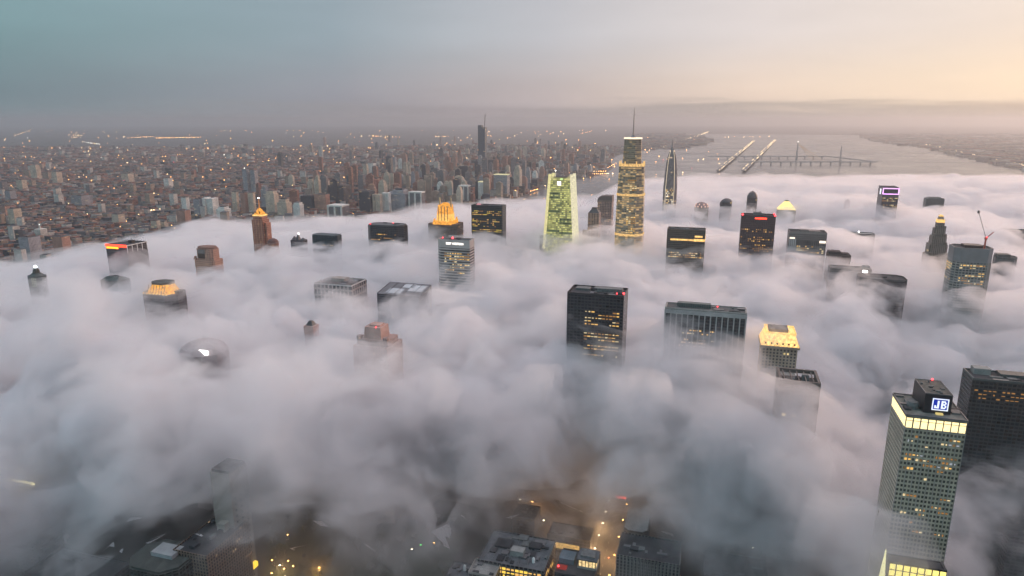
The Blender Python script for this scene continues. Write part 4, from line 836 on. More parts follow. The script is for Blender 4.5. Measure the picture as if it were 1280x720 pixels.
wb = node(nt, 'ShaderNodeBsdfPrincipled', {'Base Color': (.05, .055, .06, 1), 'Roughness': node(nt, 'ShaderNodeMapRange', {0: node(nt, 'ShaderNodeTexNoise', {'Vector': geo.outputs['Position'], 'Scale': .0012, 'Detail': 5., 'Distortion': 1.}).outputs[0], 1: .35, 2: .65, 3: .16, 4: .3}).outputs[0], 'IOR': 1.33, 'Normal': bp.outputs[0]}); nt.links.new(wb.outputs[0], out.inputs[0])
SHORE = [(560, 290), (600, 272), (645, 252), (668, 241), (690, 231), (722, 224), (752, 219), (766, 211), (764, 200), (772, 194), (800, 187.5), (850, 186.5), (884, 181), (893, 176), (880, 170.5), (850, 167)]
RBANK = [(1075, 169), (1090, 176), (1118, 181), (1150, 184), (1205, 197), (1250, 207), (1300, 217), (1420, 240), (1420, 330)]
shore = [gp(*p) for p in SHORE]; rbank = [gp(*p) for p in RBANK]
w_ = MB(); pts = [(x, y, .4) for x, y in shore + rbank] + [(4000, 1300, .4), (1200, 1300, .4)]
w_.poly(pts); ob = w_.build('river', wm); tag(ob, kind='structure')
POLY = np.array(shore + rbank + [(4000, 1300), (1200, 1300)])
def in_water(x, y):
    n = len(POLY); c = False; j = n-1
    for i in range(n):
        xi, yi = POLY[i]; xj, yj = POLY[j]
        if (yi > y) != (yj > y) and x < (xj-xi)*(y-yi)/(yj-yi)+xi: c = not c
        j = i
    return c
# ------------------------------------------------------------------ far city: 200-odd towers as things, the carpet of roofs as one mass
CM = {
 'tan': facade('far_tan', (.36, .255, .19, 1), (.09, .08, .08, 1), 3.6, 5.2, .5, .55, .05, (1, .7, .35, 1), 1.0, world=True),
 'brick': facade('far_brick', (.30, .12, .08, 1), (.06, .05, .05, 1), 3.6, 4.6, .5, .5, .05, (1, .65, .3, 1), 1.0, world=True),
 'grey': facade('far_grey', (.20, .17, .17, 1), (.06, .06, .07, 1), 3.6, 5., .6, .55, .05, (1, .75, .4, 1), .9, world=True),
 'dark': facade('far_dark', (.045, .045, .055, 1), (.03, .03, .04, 1), 4, 5., .7, .6, .05, (1, .7, .35, 1), 1.0, world=True),
 'pale': facade('far_pale', (.58, .52, .47, 1), (.14, .13, .13, 1), 3.6, 5.6, .5, .55, .04, (1, .8, .5, 1), .9, world=True),
 'roof': plain('far_roof', (.15, .105, .095), .9, 0, .4, .004), 'slate': plain('far_slate', (.055, .05, .055), .9, 0, .4, .004), 'rust': plain('far_rust', (.24, .095, .06), .9, 0, .3, .004)}
NM = {k: CM[k] for k in CM}
NM['tan'] = facade('named_tan', (.60, .47, .36, 1), (.16, .13, .12, 1), 3.6, 5.2, .5, .55, .05, (1, .7, .35, 1), 1.0, world=True)
NM['brick'] = facade('named_brick', (.42, .22, .16, 1), (.10, .07, .07, 1), 3.6, 4.6, .5, .5, .05, (1, .65, .3, 1), 1.0, world=True)
NM['grey'] = facade('named_grey', (.34, .32, .34, 1), (.09, .09, .1, 1), 3.6, 5., .6, .55, .05, (1, .75, .4, 1), .9, world=True)
NM['pale'] = facade('named_pale', (.80, .74, .68, 1), (.22, .2, .2, 1), 3.6, 5.6, .5, .55, .04, (1, .8, .5, 1), .9, world=True)
rnd = random.Random(5)
def far_tower(name, cat, label, xl, yt, xr, yb, kind, style='box', group=None):
    D = CAM_Z/math.tan(PITCH+math.atan((yb-360)/FPX)); P = at_depth(xl, yt, D); Q = at_depth(xr, yt, D)
    w = max(8., (Q.x-P.x)*.98); H = P.z; d = w*rnd.uniform(.6, 1.); cx = (P.x+Q.x)/2
    root = empty(name, (cx, D+d/2, 0), -GRID if style != 'flat' else 0.); tag(root, label, cat, group)
    m = NM[kind]
    if style == 'box':
        MB().frus(rect(w, d), 0, H-.4).build('block', m, root); MB().frus(rect(w*.97, d*.97), H-.4, H).build('roof', CM['slate'], root)
        MB().cbox(w*rnd.uniform(-.15, .15), 0, w*.4, d*.45, H, H+4.5).build('plant_room', CM['roof'], root)
    elif style == 'point':
        MB().frus(rect(w, d), 0, H*.82).build('block', m, root); MB().frus(rect(w*.8, d*.8), H*.82, H*.93).build('setback', m, root); MB().frus(rect(w*.7, d*.7), H*.93, H, rect(w*.2, d*.2)).build('roof', CM['roof'], root)
    elif style == 'step':
        MB().frus(rect(w, d), 0, H*.78).build('block', m, root); MB().frus(rect(w*.72, d*.72), H*.78, H*.93).build('setback', m, root); MB().frus(rect(w*.45, d*.45), H*.93, H).build('roof', CM['slate'], root)
    elif style == 'slabs':
        for k in range(3): MB().frus(rect(w*.3, d, (k-1)*w*.345, d*.1*(k % 2)), 0, H-3*(k % 2)).build('block', m, root)
        MB().frus(rect(w*.98, d*.4, 0, d*.2), 0, H*.9).build('link', CM['grey'], root)
    elif style == 'arch':
        MB().frus(rect(w, d), 0, H-6).build('block', CM['grey'], root)
        fr = plain('pale_frame', (.66, .6, .54), .7)
        for x in (-.46, 0., .46): MB().cbox(x*w, -d/2-1, w*.11, 2, 0, H).build('frame_leg', fr, root)
        MB().box(-w*.515, w*.515, -d/2-1.8, d/2, H-6, H+1).build('frame_top', fr, root)
    elif style == 'lit':
        MB().frus(rect(w, d), 0, H-4).build('block', m, root); MB().frus(rect(w*1.02, d*1.02), H-4, H).build('lit_top', glow('far_lit_top', (.95, .86, .5, 1), .8), root)
    return root, w, d, H
B, P_, G_, K_ = 'tan', 'brick', 'grey', 'dark'
# (xl, ytop, xr, ybase, colour, style, name, label)
FAR = [
 (598, 159, 607.5, 217, 'dark', 'mastglass', 'skyscraper', 'lone dark blue skyscraper with a thin mast, far back above the hazy city'),
 (410, 257, 431, 273, 'pale', 'arch', 'apartment_tower', 'white block with two framed arches, at the far fog edge'),
 (411, 232, 433, 256, 'dark', 'box', 'office_block', 'dark office slab behind the white twin-arched block'),
 (376, 245, 392, 265, 'dark', 'box', 'office_block', 'blue-black block left of the white twin-arched block'),
 (392.5, 243, 409, 265, 'brick', 'box', 'apartment_tower', 'brown block between the blue-black block and white twin arches'),
 (302.5, 212, 309, 241, 'grey', 'beacon', 'apartment_tower', 'left of two tall grey towers, a white light on top'),
 (312, 213, 319, 241, 'grey', 'box', 'apartment_tower', 'right of two tall grey towers behind the orange spire'),
 (220, 263, 233, 283, 'brick', 'box', 'apartment_tower', 'orange brick tower at the left end of the white slab row'),
 (226, 247, 233.5, 271, 'pale', 'box', 'apartment_tower', 'narrow white tower behind the orange brick tower'),
 (241, 249, 250, 272, 'grey', 'box', 'apartment_tower', 'grey slab in the middle of the white slab row'),
 (252, 248, 268, 272, 'pale', 'slabs', 'apartment_tower', 'broad white triple slab at the fog edge'),
 (270, 258, 283, 274, 'pale', 'step', 'apartment_tower', 'low white stepped block right of the triple slab'),
 (204, 223, 212, 235, 'pale', 'box', 'apartment_tower', 'single white block isolated in the left city'),
 (139, 268, 150, 282, 'tan', 'box', 'apartment_tower', 'square beige block above the red neon roof'),
 (151, 217, 162, 229, 'tan', 'box', 'apartment_tower', 'pinkish block in front of the beige slab cluster'),
 (35.5, 205, 46, 224, 'tan', 'point', 'apartment_tower', 'beige pointed tower standing high in the far left city'),
 (63.5, 215, 72, 231, 'tan', 'box', 'apartment_tower', 'slim beige slab right of the beige pointed tower'),
 (19, 225, 29, 238, 'tan', 'box', 'apartment_tower', 'squat beige block below the beige pointed tower'),
 (5, 239, 14, 252, 'grey', 'box', 'apartment_tower', 'grey-beige block near the left edge, mid city'),
 (8.5, 261, 19, 284, 'tan', 'box', 'apartment_tower', 'tan tower at the left edge, lowest of the beige ones'),
 (0, 258, 7.5, 281, 'brick', 'box', 'apartment_tower', 'brown tower touching the left edge of the picture'),
 (88, 245, 105, 258, 'grey', 'box', 'office_block', 'wide grey low block in the left city'),
 (42, 284, 52, 297, 'pale', 'churchy', 'church', 'small white church-like building with a lit pinnacle'),
 (22, 297, 39, 328, 'grey', 'box', 'apartment_tower', 'grey block near the fog edge above the beacon tower'),
 (64, 296, 80, 321, 'brick', 'box', 'apartment_tower', 'brown block with lit base near the left fog edge'),
 (188, 276, 197, 289, 'tan', 'box', 'apartment_tower', 'left one of two pinkish blocks at the fog edge'),
 (198, 277, 207, 288, 'tan', 'step', 'apartment_tower', 'right one of two pinkish blocks at the fog edge'),
 (384, 222, 391, 246, 'tan', 'step', 'apartment_tower', 'beige stepped tower, first of three above the dark slab'),
 (392.5, 225, 400, 246, 'pale', 'box', 'apartment_tower', 'pale tower, middle of three above the dark slab'),
 (402.5, 226, 410, 246, 'tan', 'box', 'apartment_tower', 'beige tower, last of three left of the dark slab'),
 (449, 239, 464.5, 267, 'dark', 'box', 'office_block', 'dark grey block left of the cream striped slab'),
 (465.5, 243, 476, 267, 'tan', 'slabs', 'apartment_tower', 'tan ribbed slab beside the cream slab at the fog edge'),
 (477.5, 241, 487, 266, 'pale', 'slabs', 'apartment_tower', 'cream striped slab at the centre fog edge'),
 (488, 236, 509, 265, 'grey', 'step', 'office_block', 'bulky grey stepped block right of the cream striped slab'),
 (511, 240, 529, 265, 'grey', 'arch', 'office_block', 'grey block in a pale frame behind the golden crown'),
 (485.5, 215, 493, 240, 'tan', 'point', 'apartment_tower', 'pointed tan tower above the bulky grey stepped block'),
 (465.5, 222, 475, 244, 'brick', 'step', 'apartment_tower', 'brown stepped tower above the tan ribbed slab'),
 (453.5, 204, 459, 222, 'tan', 'point', 'apartment_tower', 'left beige tower of a distant pair in the centre city'),
 (460, 204, 468, 221, 'pale', 'box', 'apartment_tower', 'right pale tower of a distant pair in the centre city'),
 (504.5, 220, 512, 240, 'tan', 'box', 'apartment_tower', 'tan slab above the pale framed grey block'),
 (523.5, 210, 527, 232, 'grey', 'point', 'apartment_tower', 'very thin grey needle tower in the centre city'),
 (560, 220, 567, 245, 'brick', 'box', 'apartment_tower', 'slim red-brown tower right of the golden crown'),
 (574, 232, 587, 256, 'grey', 'arch', 'office_block', 'pale framed grey block above the black yellow-rowed box'),
 (598.5, 227, 609, 252, 'pale', 'lit', 'office_block', 'pale block with a lit top below the blue skyscraper'),
 (618, 218, 636, 250, 'grey', 'lit', 'office_block', 'wide block with a greenish lit crown near the river'),
 (574, 208, 587, 232, 'dark', 'box', 'office_block', 'dark block left of the blue skyscraper foot'),
 (609, 200, 620, 219, 'dark', 'box', 'office_block', 'dark block right of the blue skyscraper foot'),
 (331, 237, 344, 268, 'tan', 'point', 'apartment_tower', 'orange-lit beige pointed tower right of the brick spire'),
 (346, 248, 360, 272, 'tan', 'step', 'apartment_tower', 'beige stepped block left of the blue-black block'),
 (366, 252, 376, 274, 'pale', 'point', 'apartment_tower', 'small pale pointed tower above the gothic rooftop'),
 (289, 240, 296, 266, 'tan', 'box', 'apartment_tower', 'tan slab, first of three left of the orange spire'),
 (300, 241, 307, 267, 'brick', 'box', 'apartment_tower', 'brown slab, middle of three left of the orange spire'),
 (309, 241, 317, 267, 'tan', 'box', 'apartment_tower', 'tan slab directly behind the orange spire'),
]
for (a, b, c, d_, k, st, nm, lb) in FAR:
    cat = {'skyscraper': 'skyscraper', 'church': 'church', 'office_block': 'office block'}.get(nm, 'apartment tower')
    if st == 'mastglass':
        r_, w, d2, H = far_tower(nm, cat, lb, a, b, c, d_, k, 'none')
        bg_ = facade('far_blue', (.035, .06, .085, 1), (.03, .055, .08, 1), 5, 6, .8, .7, .02, world=True)
        MB().frus(rect(w, w*.8), 0, H).build('shaft', bg_, r_); MB().frus(rect(w*.5, w*.8, -w*.25), H, H+18).build('upper_fin', bg_, r_); MB().bar((w*.3, 0, H), (w*.42, 0, H+120), 3.).build('mast', CM['slate'], r_)
    elif st == 'beacon': r_, w, d2, H = far_tower(nm, cat, lb, a, b, c, d_, k, 'box'); MB().lathe([(.1, -5), (5, 0), (.1, 5)], 6).build('beacon', glow('beacon_soft', (1, .95, .85, 1), 2.5), r_, (-w*.25, 0, H+8))
    elif st == 'churchy':
        r_, w, d2, H = far_tower(nm, cat, lb, a, b, c, d_, k, 'none'); MB().frus(rect(w, d2), 0, H*.8).build('nave', CM['pale'], r_); MB().frus(rect(w*.3, w*.3, -w*.1), H*.8, H+8, rect(1, 1, -w*.1)).build('steeple', CM['pale'], r_); MB().lathe([(.1, -2.5), (2.5, 0), (.1, 2.5)], 6).build('beacon', glow('beacon_soft', (1, .95, .85, 1), 2.5), r_, (-w*.1, 0, H+9))
    else: far_tower(nm, cat, lb, a, b, c, d_, k, st)
# unnamed towers packed in the distance: five looks, each look shares its label
GL = {'tan': 'hazy beige tower packed among the distant city towers', 'brick': 'hazy reddish tower packed among the distant city towers', 'grey': 'hazy grey tower packed among the distant city towers', 'dark': 'hazy dark tower packed among the distant city towers', 'pale': 'hazy whitish tower packed among the distant city towers'}
protos = {}
for k in GL:
    for s in range(2):
        b_ = MB()
        if s: b_.frus(rect(1, 1), 0, .84).frus(rect(.74, .74), .8401, .95).frus(rect(.4, .5), .9501, 1.)
        else: b_.frus(rect(1, 1), 0, .95).frus(rect(.5, .6), .9501, 1.)
        protos[k, s] = b_.mesh('distant_tower', (NM if s else CM)[k])
def dens(px, py):
    if py < 176 or py > 262: return 0
    c = math.exp(-((px-560-(262-py)*1.0)/150)**2)
    return c
n_ = 0; tries = 0; occ = []
while n_ < 215 and tries < 20000:
    tries += 1; px, py = rnd.uniform(240, 766), rnd.uniform(178, 262)
    if rnd.random() > dens(px, py)*(.35+.65*(py-170)/90): continue
    x, y = gp(px, py)
    if in_water(x, y) or in_water(x+60, y-60): continue
    if any(abs(px-q[0]) < 4 and abs(py-q[1]) < 3.2 for q in occ): continue
    occ.append((px, py)); k = rnd.choices(['tan', 'brick', 'grey', 'dark', 'pale'], [26, 30, 24, 16, 4])[0]
    H = rnd.uniform(70, 165)*(1.15 if rnd.random() < .2 else 1); w = rnd.uniform(24, 46)*(1+.25*(y > 6000)); d_ = rnd.uniform(20, 36)
    o = bpy.data.objects.new('distant_tower', protos[k, rnd.randrange(2)]); COL.objects.link(o); o.location = (x, y, 0); o.rotation_euler = (0, 0, -GRID+rnd.choice([0, 0, .3, -.25])); o.scale = (w, d_, H)
    tag(o, GL[k], 'tower', 'hazy %s towers of the far city' % {'tan': 'beige', 'brick': 'reddish', 'grey': 'grey', 'dark': 'dark', 'pale': 'whitish'}[k]); n_ += 1
# the carpet of low roofs
cv, cf, cmi = [], [], []; CMI = ['tan', 'brick', 'grey', 'dark', 'pale', 'roof', 'slate', 'rust']
def cbx(x, y, w, d, h, mi, ri, a):
    i = len(cv); ca, sa = math.cos(a), math.sin(a)
    for z in (0, h):
        for (u, v) in ((-w/2, -d/2), (w/2, -d/2), (w/2, d/2), (-w/2, d/2)): cv.append((x+u*ca-v*sa, y+u*sa+v*ca, z))
    for k in range(4): cf.append((i+k, i+(k+1) % 4, i+4+(k+1) % 4, i+4+k)); cmi.append(mi)
    cf.append((i+4, i+5, i+6, i+7)); cmi.append(ri)
rc = random.Random(77); lights = []
y = 2050.
while y < 13000:
    pit = 26 + y*.0062; x = -.86*y
    while x < .30*y:
        x += pit*rc.uniform(.8, 1.4)
        u, v = x + rc.uniform(-.3, .3)*pit, y + rc.uniform(-.4, .4)*pit
        gu, gv = (u*UR.x+v*UR.y), (u*UD.x+v*UD.y)
        if gu % 260 < 26 or gv % 150 < 16:
            if rc.random() < .11: lights.append((u, v, 9))
            continue
        if v < 2050 or in_water(u, v) or in_water(u+40, v): continue
        c = gnoise(np.array([u/900.]), np.array([v/900.]), 21)[0]; px, py = proj((u, v, 0)); dn = dens(px, py)
        h = rc.uniform(7, 19) + max(0, c)*16 + (rc.uniform(10, 60)*dn if rc.random() < .5 else 0)
        tall = rc.random() < .022
        if tall: h = rc.uniform(34, 72)
        mi = rc.choices(range(5), [24, 32, 22, 14, 8] if not tall else [30, 14, 14, 6, 36])[0]; ri = rc.choices([5, 6, 7], [4, 4, 3])[0]
        if h > 32: ri = 6
        cbx(u, v, pit*rc.uniform(.4, .85), pit*rc.uniform(.35, .75), h, mi, ri, -GRID + (0.35 if c < -.25 else 0))
        if rc.random() < .02: lights.append((u, v-pit*.5, h+3))
    y += pit*.8
me = bpy.data.meshes.new('distant_roofs'); me.from_pydata(cv, [], cf); [me.materials.append(CM[k]) for k in CMI]; me.polygons.foreach_set('material_index', cmi); me.update()
o = bpy.data.objects.new('distant_city', me); COL.objects.link(o); tag(o, kind='stuff')
# far bank across the river: low buildings + lights
cv, cf, cmi = [], [], []
for i in range(2600):
    px, py = rc.uniform(1060, 1330), rc.uniform(167.5, 214); x, y_ = gp(px, py)
    if in_water(x, y_): continue
    s = y_/5000; cbx(x, y_, rc.uniform(30, 80)*s, rc.uniform(20, 60)*s, rc.uniform(8, 26)*min(s, 1.6), rc.choices(range(5), [3, 2, 3, 3, 1])[0], rc.choice([5, 6]), rc.uniform(-.4, .4))
    if rc.random() < .05: lights.append((x, y_, 14))
for i in range(500):
    px, py = rc.uniform(790, 890), rc.uniform(167.5, 186); x, y_ = gp(px, py)
    if in_water(x, y_): continue
    cbx(x, y_, rc.uniform(60, 160), rc.uniform(50, 120), rc.uniform(12, 50), rc.randrange(4), 6, rc.uniform(-.4, .4))
    if rc.random() < .06: lights.append((x, y_, 20))
me = bpy.data.meshes.new('bank_roofs'); me.from_pydata(cv, [], cf); [me.materials.append(CM[k]) for k in CMI]; me.polygons.foreach_set('material_index', cmi); me.update()
o = bpy.data.objects.new('far_bank_city', me); COL.objects.link(o); tag(o, kind='stuff')
# lamps of the far city
LC = [glow('lamp_amber', (1, .46, .13, 1), 15.), glow('lamp_warm', (1, .66, .33, 1), 15.), glow('lamp_white', (1, .92, .8, 1), 9.), glow('lamp_red', (1, .1, .12, 1), 4.)]
def row(a, b, n, jit=0., k=0):
    A, Bq = Vector((*gp(*a), 0)), Vector((*gp(*b), 0))
    for i in range(n): f = (i+rc.uniform(-jit, jit))/(n-1); p = A.lerp(Bq, f); lights.append((p.x, p.y, 12, k))
row((650, 245), (672, 238.5), 13, .2); row((640, 249), (652, 244), 6, .2); row((724, 219.5), (760, 218.5), 16); row((725, 216), (757, 215.5), 12); row((760, 211), (770, 205), 6, .2)
row((104, 178), (125, 181), 10, .3, 2); row((160, 173), (190, 171), 16, .5); row((196, 173), (250, 172), 34, .6); row((86, 169), (102, 170), 6, .5, 1); row((0, 200), (70, 198), 20, .6); row((90, 172), (97, 172), 5, .3, 1)
row((460, 170), (500, 172), 14, .6); row((544, 171), (560, 171), 9, .3, 1); row((185, 266), (200, 264), 9, .4, 1); row((727, 167), (740, 164), 7, .3); row((905, 172), (960, 171), 8, .5, 1); row((5, 175), (40, 162), 12, .8, 1)
for i in range(190):
    px = rc.uniform(0, 760); py = 163.5 + 40*rc.random()**1.8; x, y_ = gp(px, py)
    if not in_water(x, y_) and y_ > 0: lights.append((x, y_, 15))
lv = [MB() for _ in LC]
for q in lights:
    x, y_, z = q[:3]; k = rc.choices([0, 1, 2, 3], [70, 22, 5, 3])[0] if len(q) < 4 or rc.random() < .3 else q[3]
    r_ = y_*.0005*rc.uniform(.55, 1.15)
    b_ = lv[k]; b_.lathe([(.01, z-r_), (r_, z), (.01, z+r_)], 4, x, y_)
vs, fs, mi = [], [], []
for k, b_ in enumerate(lv):
    o_ = len(vs); vs += b_.v; fs += [tuple(i+o_ for i in f) for f in b_.f]; mi += [k]*len(b_.f)
me = bpy.data.meshes.new('city_lights'); me.from_pydata(vs, [], fs); [me.materials.append(m_) for m_ in LC]; me.polygons.foreach_set('material_index', mi)
o = bpy.data.objects.new('city_lights', me); COL.objects.link(o); tag(o, kind='stuff')
# ------------------------------------------------------------------ river structures
def causeway(name, label, a, b, wd, lit):
    A, Bq = Vector((*gp(*a), 0)), Vector((*gp(*b), 0)); L = (Bq-A).length; ang = math.atan2((Bq-A).y, (Bq-A).x)
    r_ = tag(empty(name, (A.x, A.y, 0), ang), label, 'bridge')
    MB().box(0, L, -wd/2, wd/2, 18, 24).build('deck', plain('bridge_concrete', (.16, .15, .15), .8), r_)
    mp_ = MB().box(-wd*.12, wd*.12, -wd*.35, wd*.35, 0, 18).mesh('pier', plain('bridge_concrete', (.16, .15, .15)))
    n = min(40, int(L/250)+2)
    for k in range(n): inst('pier', mp_, r_, (L*(k+.5)/n, 0, 0))
    if lit:
        ml_ = MB().lathe([(.05, -1), (1, 0), (.05, 1)], 4).mesh('lamp', glow('causeway_lamp', (1, .74, .42, 1), 4.))
        k = 0; x = 0.
        while x < L and k < 98:
            yy = (A+(Bq-A)*(x/L)).y; s = yy*.00055*rc.uniform(.5, 1.25); i_ = inst('lamp', ml_, r_, (x, rc.choice([-.4, .4])*wd, 26)); i_.scale = (s*1.7, s, s); x += (L/75)*rc.uniform(.6, 1.5)*.85; k += 1
    return r_
causeway('causeway', 'left one of two lit diagonal causeways across the hazy river', (897, 216), (942, 177.5), 40, True)
causeway('causeway', 'right one of two lit diagonal causeways across the hazy river', (929, 216), (969, 176), 40, True)
causeway('causeway', 'lit road running diagonally over the peninsula behind the bullet-shaped skyscraper', (828, 186), (886, 161.5+4), 60, True)
causeway('shore_road', 'lit road along the far right river bank', (1150, 180.5), (1300, 214), 45, True)
A = Vector((*gp(945, 206), 0)); Bq = Vector((*gp(1094, 206), 0)); L = (Bq-A).length; ang = math.atan2((Bq-A).y, (Bq-A).x)
r_ = tag(empty('cable_bridge', (A.x, A.y, 0), ang), 'cable-stayed bridge with two pylons and twin decks over the hazy river', 'bridge')
BC = plain('bridge_steel', (.3, .28, .28), .7); sc_ = A.y/FPX
MB().box(-200, L, -10, 10, 26, 38).build('deck', BC, r_); dd = gp(1094, 198.5)[1]-A.y
MB().box(-200, L, dd-10, dd+10, 26, 38).build('deck', BC, r_); MB().box(L-5, L+18, -10, dd+10, 26, 38).build('deck_link', BC, r_)
for (px_, hh) in ((1023, 25), (1082, 20)):
    x = L*(px_-945)/(1094-945); H = hh*sc_
    for yy in (0., ):
        b_ = MB(); b_.frus(rect(14, 26, x, yy+dd/2), 0, H, rect(8, 10, x, yy+dd/2)); p_ = b_.build('pylon', BC, r_)
        if px_ == 1023:
            MB().lathe([(.1, -9), (9, 0), (.1, 9)], 6).build('beacon', glow('beacon_soft', (1, .95, .85, 1), 2.5), p_, (x, yy+dd/2, H+6))
    cb = plain('lit_cable', (.5, .4, .32), .6)
    if px_ == 1023:
        for s in (-1, 1):
            for q in (1, 2, 3, 4): MB().bar((x, dd/2, H*.95), (x+s*q*17, dd/2-dd/2+0, 38), 1.6, 3).build('stay_cable', glow('lit_cable_glow', (1, .72, .5, 1), .35), r_)
n = 12
mp_ = MB().box(-6, 6, -8, 8, 0, 26).mesh('pier', BC)
for k in range(n): inst('pier', mp_, r_, (L*(k+.5)/n, 0, 0)); inst('pier', mp_, r_, (L*(k+.5)/n, dd, 0))
# a ship's lights and two lit masts in the far fog
for px_, lb in ((1043, 'left of two bright lamps shining through the far right fog'), (1048.5, 'right of two bright lamps shining through the far right fog')):
    q = at_height(px_, 224, 40.); r_ = tag(empty('lamp_mast', (q.x, q.y, 0)), lb, 'lamp mast')
    MB().lathe([(2.5, 0), (1.5, 40)], 6).build('pole', BC, r_); MB().lathe([(.1, -6), (6, 0), (.1, 6)], 6).build('lamp', glow('mast_lamp', (1, .85, .55, 1), 6.), r_, (0, 0, 44))
# ------------------------------------------------------------------ the dark streets in the foreground gap
def loc(px, py, z): p = at_height(px, py, z); return p
def fsite(name, label, cat, xl, yt, xr, H, depth, group=None):
    """foreground building of known roof height H: front roof corner at (xl, yt)"""
    P = at_height(xl, yt, H); return site(name, label, cat, xl, yt, xr, 0, depth, D=P.y, ctrl=False)
ASPH = plain('asphalt', (.045, .045, .048), .9, 0, .25, .2); PAVE = plain('pavement', (.13, .125, .12), .9, 0, .2, .3)
# street running away to the right; its axis is the grid's
s0 = loc(751, 716, 0.); so_ = Vector((s0.x, s0.y, 0)) - UD*260
def strip(name, mat, off0, off1, l0, l1, z, h=None, base=None):
    base = base or so_
    q = [base+UR*off0+UD*l0, base+UR*off1+UD*l0, base+UR*off1+UD*l1, base+UR*off0+UD*l1]
    b_ = MB()
    if h: b_.frus([(p.x, p.y) for p in q], z-.02, h)
    else: b_.poly([(p.x, p.y, z) for p in q])
    o = b_.build(name, mat); tag(o, kind='structure'); return o
SW = 13.
strip('street', ASPH, -SW, SW, 0, 620, .05); strip('pavement', PAVE, -SW-5, -SW, 0, 620, .05, .18); strip('pavement', PAVE, SW, SW+5, 0, 620, .05, .18)
cr = Vector((*gp(757, 692), 0)); rel = (cr-so_).dot(UD)
c2 = MB(); q = [cr-UR*420-UD*8, cr-UR*(SW+5)-UD*8, cr-UR*(SW+5)+UD*8, cr-UR*420+UD*8]; c2.poly([(p.x, p.y, .054) for p in q]); tag(c2.build('street', ASPH), kind='structure')
LINE = plain('road_paint', (.6, .58, .5), .8)
ln = MB()
for k in range(40):
    a = so_+UD*(k*15)
    for o_ in (-.15,): 
        q = [a-UR*.15, a+UR*.15, a+UR*.15+UD*5, a-UR*.15+UD*5]; ln.poly([(p.x, p.y, .06) for p in q])
tag(ln.build('lane_marking', LINE), kind='structure')
# street lamps with their light
LP = plain('lamp_post', (.06, .06, .06), .6); LG = glow('sodium_lamp', (1, .52, .15, 1), 14.); LGW = glow('sodium_white', (1, .85, .6, 1), 12.)
mpole = MB().lathe([(.22, 0), (.16, 5), (.10, 9.5)], 6).bar((0, 0, 9.4), (2.4, 0, 9.9), .09).mesh('pole', LP); mhead = MB().box(-.8, .8, -.45, .45, -.16, .16).mesh('lamp_head', LG); mheadw = MB().box(-.8, .8, -.45, .45, -.16, .16).mesh('lamp_head', LGW)
def lamp(p, label, group=None, energy=0., rz=0., white=False, s=1.):
    r_ = tag(empty('street_lamp', (p.x, p.y, .05), rz-GRID), label, 'street lamp', group)
    inst('pole', mpole, r_, (0, 0, 0)); h_ = inst('lamp_head', mheadw if white else mhead, r_, (2.6, 0, 9.9)); h_.scale = (s, s, s)
    if energy:
        l = bpy.data.lights.new('lamp_light', 'POINT'); l.energy = energy; l.color = (1, .5, .16) if not white else (1, .6, .25); l.shadow_soft_size = 1.
        lo = bpy.data.objects.new('lamp_light', l); COL.objects.link(lo); lo.parent = r_; lo.location = (3.2, 0, 8.8)
for k in range(7):
    p = so_ - UR*(SW+1) + UD*(rel-60+k*26); lamp(p, 'street lamp in the row along the left kerb of the lit street', 'street lamps along the lit street', 24000 if k in (0, 2, 4) else 0, 0., True, 1.)
for k in range(5):
    p = so_ + UR*(SW+1) + UD*(rel-50+k*36); lamp(p, 'street lamp on the right kerb of the lit street', 'street lamps on the right kerb', 20000 if k == 1 else 0, math.pi)
for i, (px, py, w_) in enumerate(((347, 706, 1), (352, 712, 0), (359, 703, 0), (368, 709, 0), (343, 700, 0), (401, 708, 0), (356, 719, 1), (337, 716, 0))):
    p = loc(px, py, 9.9); lamp(p, 'orange street lamp in the cluster at the bottom left of the dark park' if i != 5 else 'lone orange street lamp right of the bottom cluster by the park', 'street lamps clustered by the park' if i != 5 else None, 14000 if i in (0, 5) else 0, i*.9, bool(w_))
for (px, py, lb) in ((648, 624, 'upper white street lamp on the curved drive'), (663, 627, 'orange street lamp at the bend of the curved drive'), (677, 650, 'white street lamp by the gold-lit roof court'), (692, 656, 'orange street lamp by the gold-lit roof court'), (512, 686, 'small white street lamp in the dark park'), (540, 678, 'orange street lamp beyond the green park light'), (357, 668, 'faint street lamp high in the left park fog')):
    p = loc(px, py, 9.9); lamp(p, lb, None, 12000 if px in (663, 692) else 0, 0., 'white' in lb)
for i, (px, py) in enumerate(((1003, 683), (1010, 685), (1016, 687), (1019, 693), (1021, 700))):
    lamp(loc(px, py, 9.9), 'orange street lamp in the bent row at the bottom right', 'street lamps in a bent row', 5000 if i == 2 else 0, i*.4)
for (px, py, lb) in ((1092, 673, 'tall white lamp leaning out of the murk at bottom right'), (1206, 652, 'tiny white lamp in the murk below the sign tower'), (1207, 707, 'white lamp at the bottom right corner'), (917, 662, 'faint white lamp in the fog above the bottom edge'), (938, 684, 'left of two faint lamps in the lower right fog'), (954, 683, 'right of two faint lamps in the lower right fog')):
    lamp(loc(px, py, 9.9), lb, None, 0, 0., True, 1.2)
# traffic lights
def tlight(px, py, mat, label):
    p = loc(px, py, 6.); r_ = tag(empty('traffic_light', (p.x, p.y, .05), -GRID), label, 'traffic light')
    MB().lathe([(.12, 0), (.1, 5.4)], 6).build('pole', LP, r_); MB().box(-.4, .4, -.3, .3, 5., 7.4).build('signal_box', DARK, r_); MB().lathe([(.05, -.6), (.7, 0), (.05, .6)], 8).build('signal_lens', mat, r_, (0, -.5, 6.2))
tlight(526, 681, glow('signal_green', (.08, 1, .12, 1), 9.), 'green traffic light glowing in the dark park'); tlight(761, 697, glow('signal_red', (1, .12, .05, 1), 9.), 'red traffic light on the lit street corner')
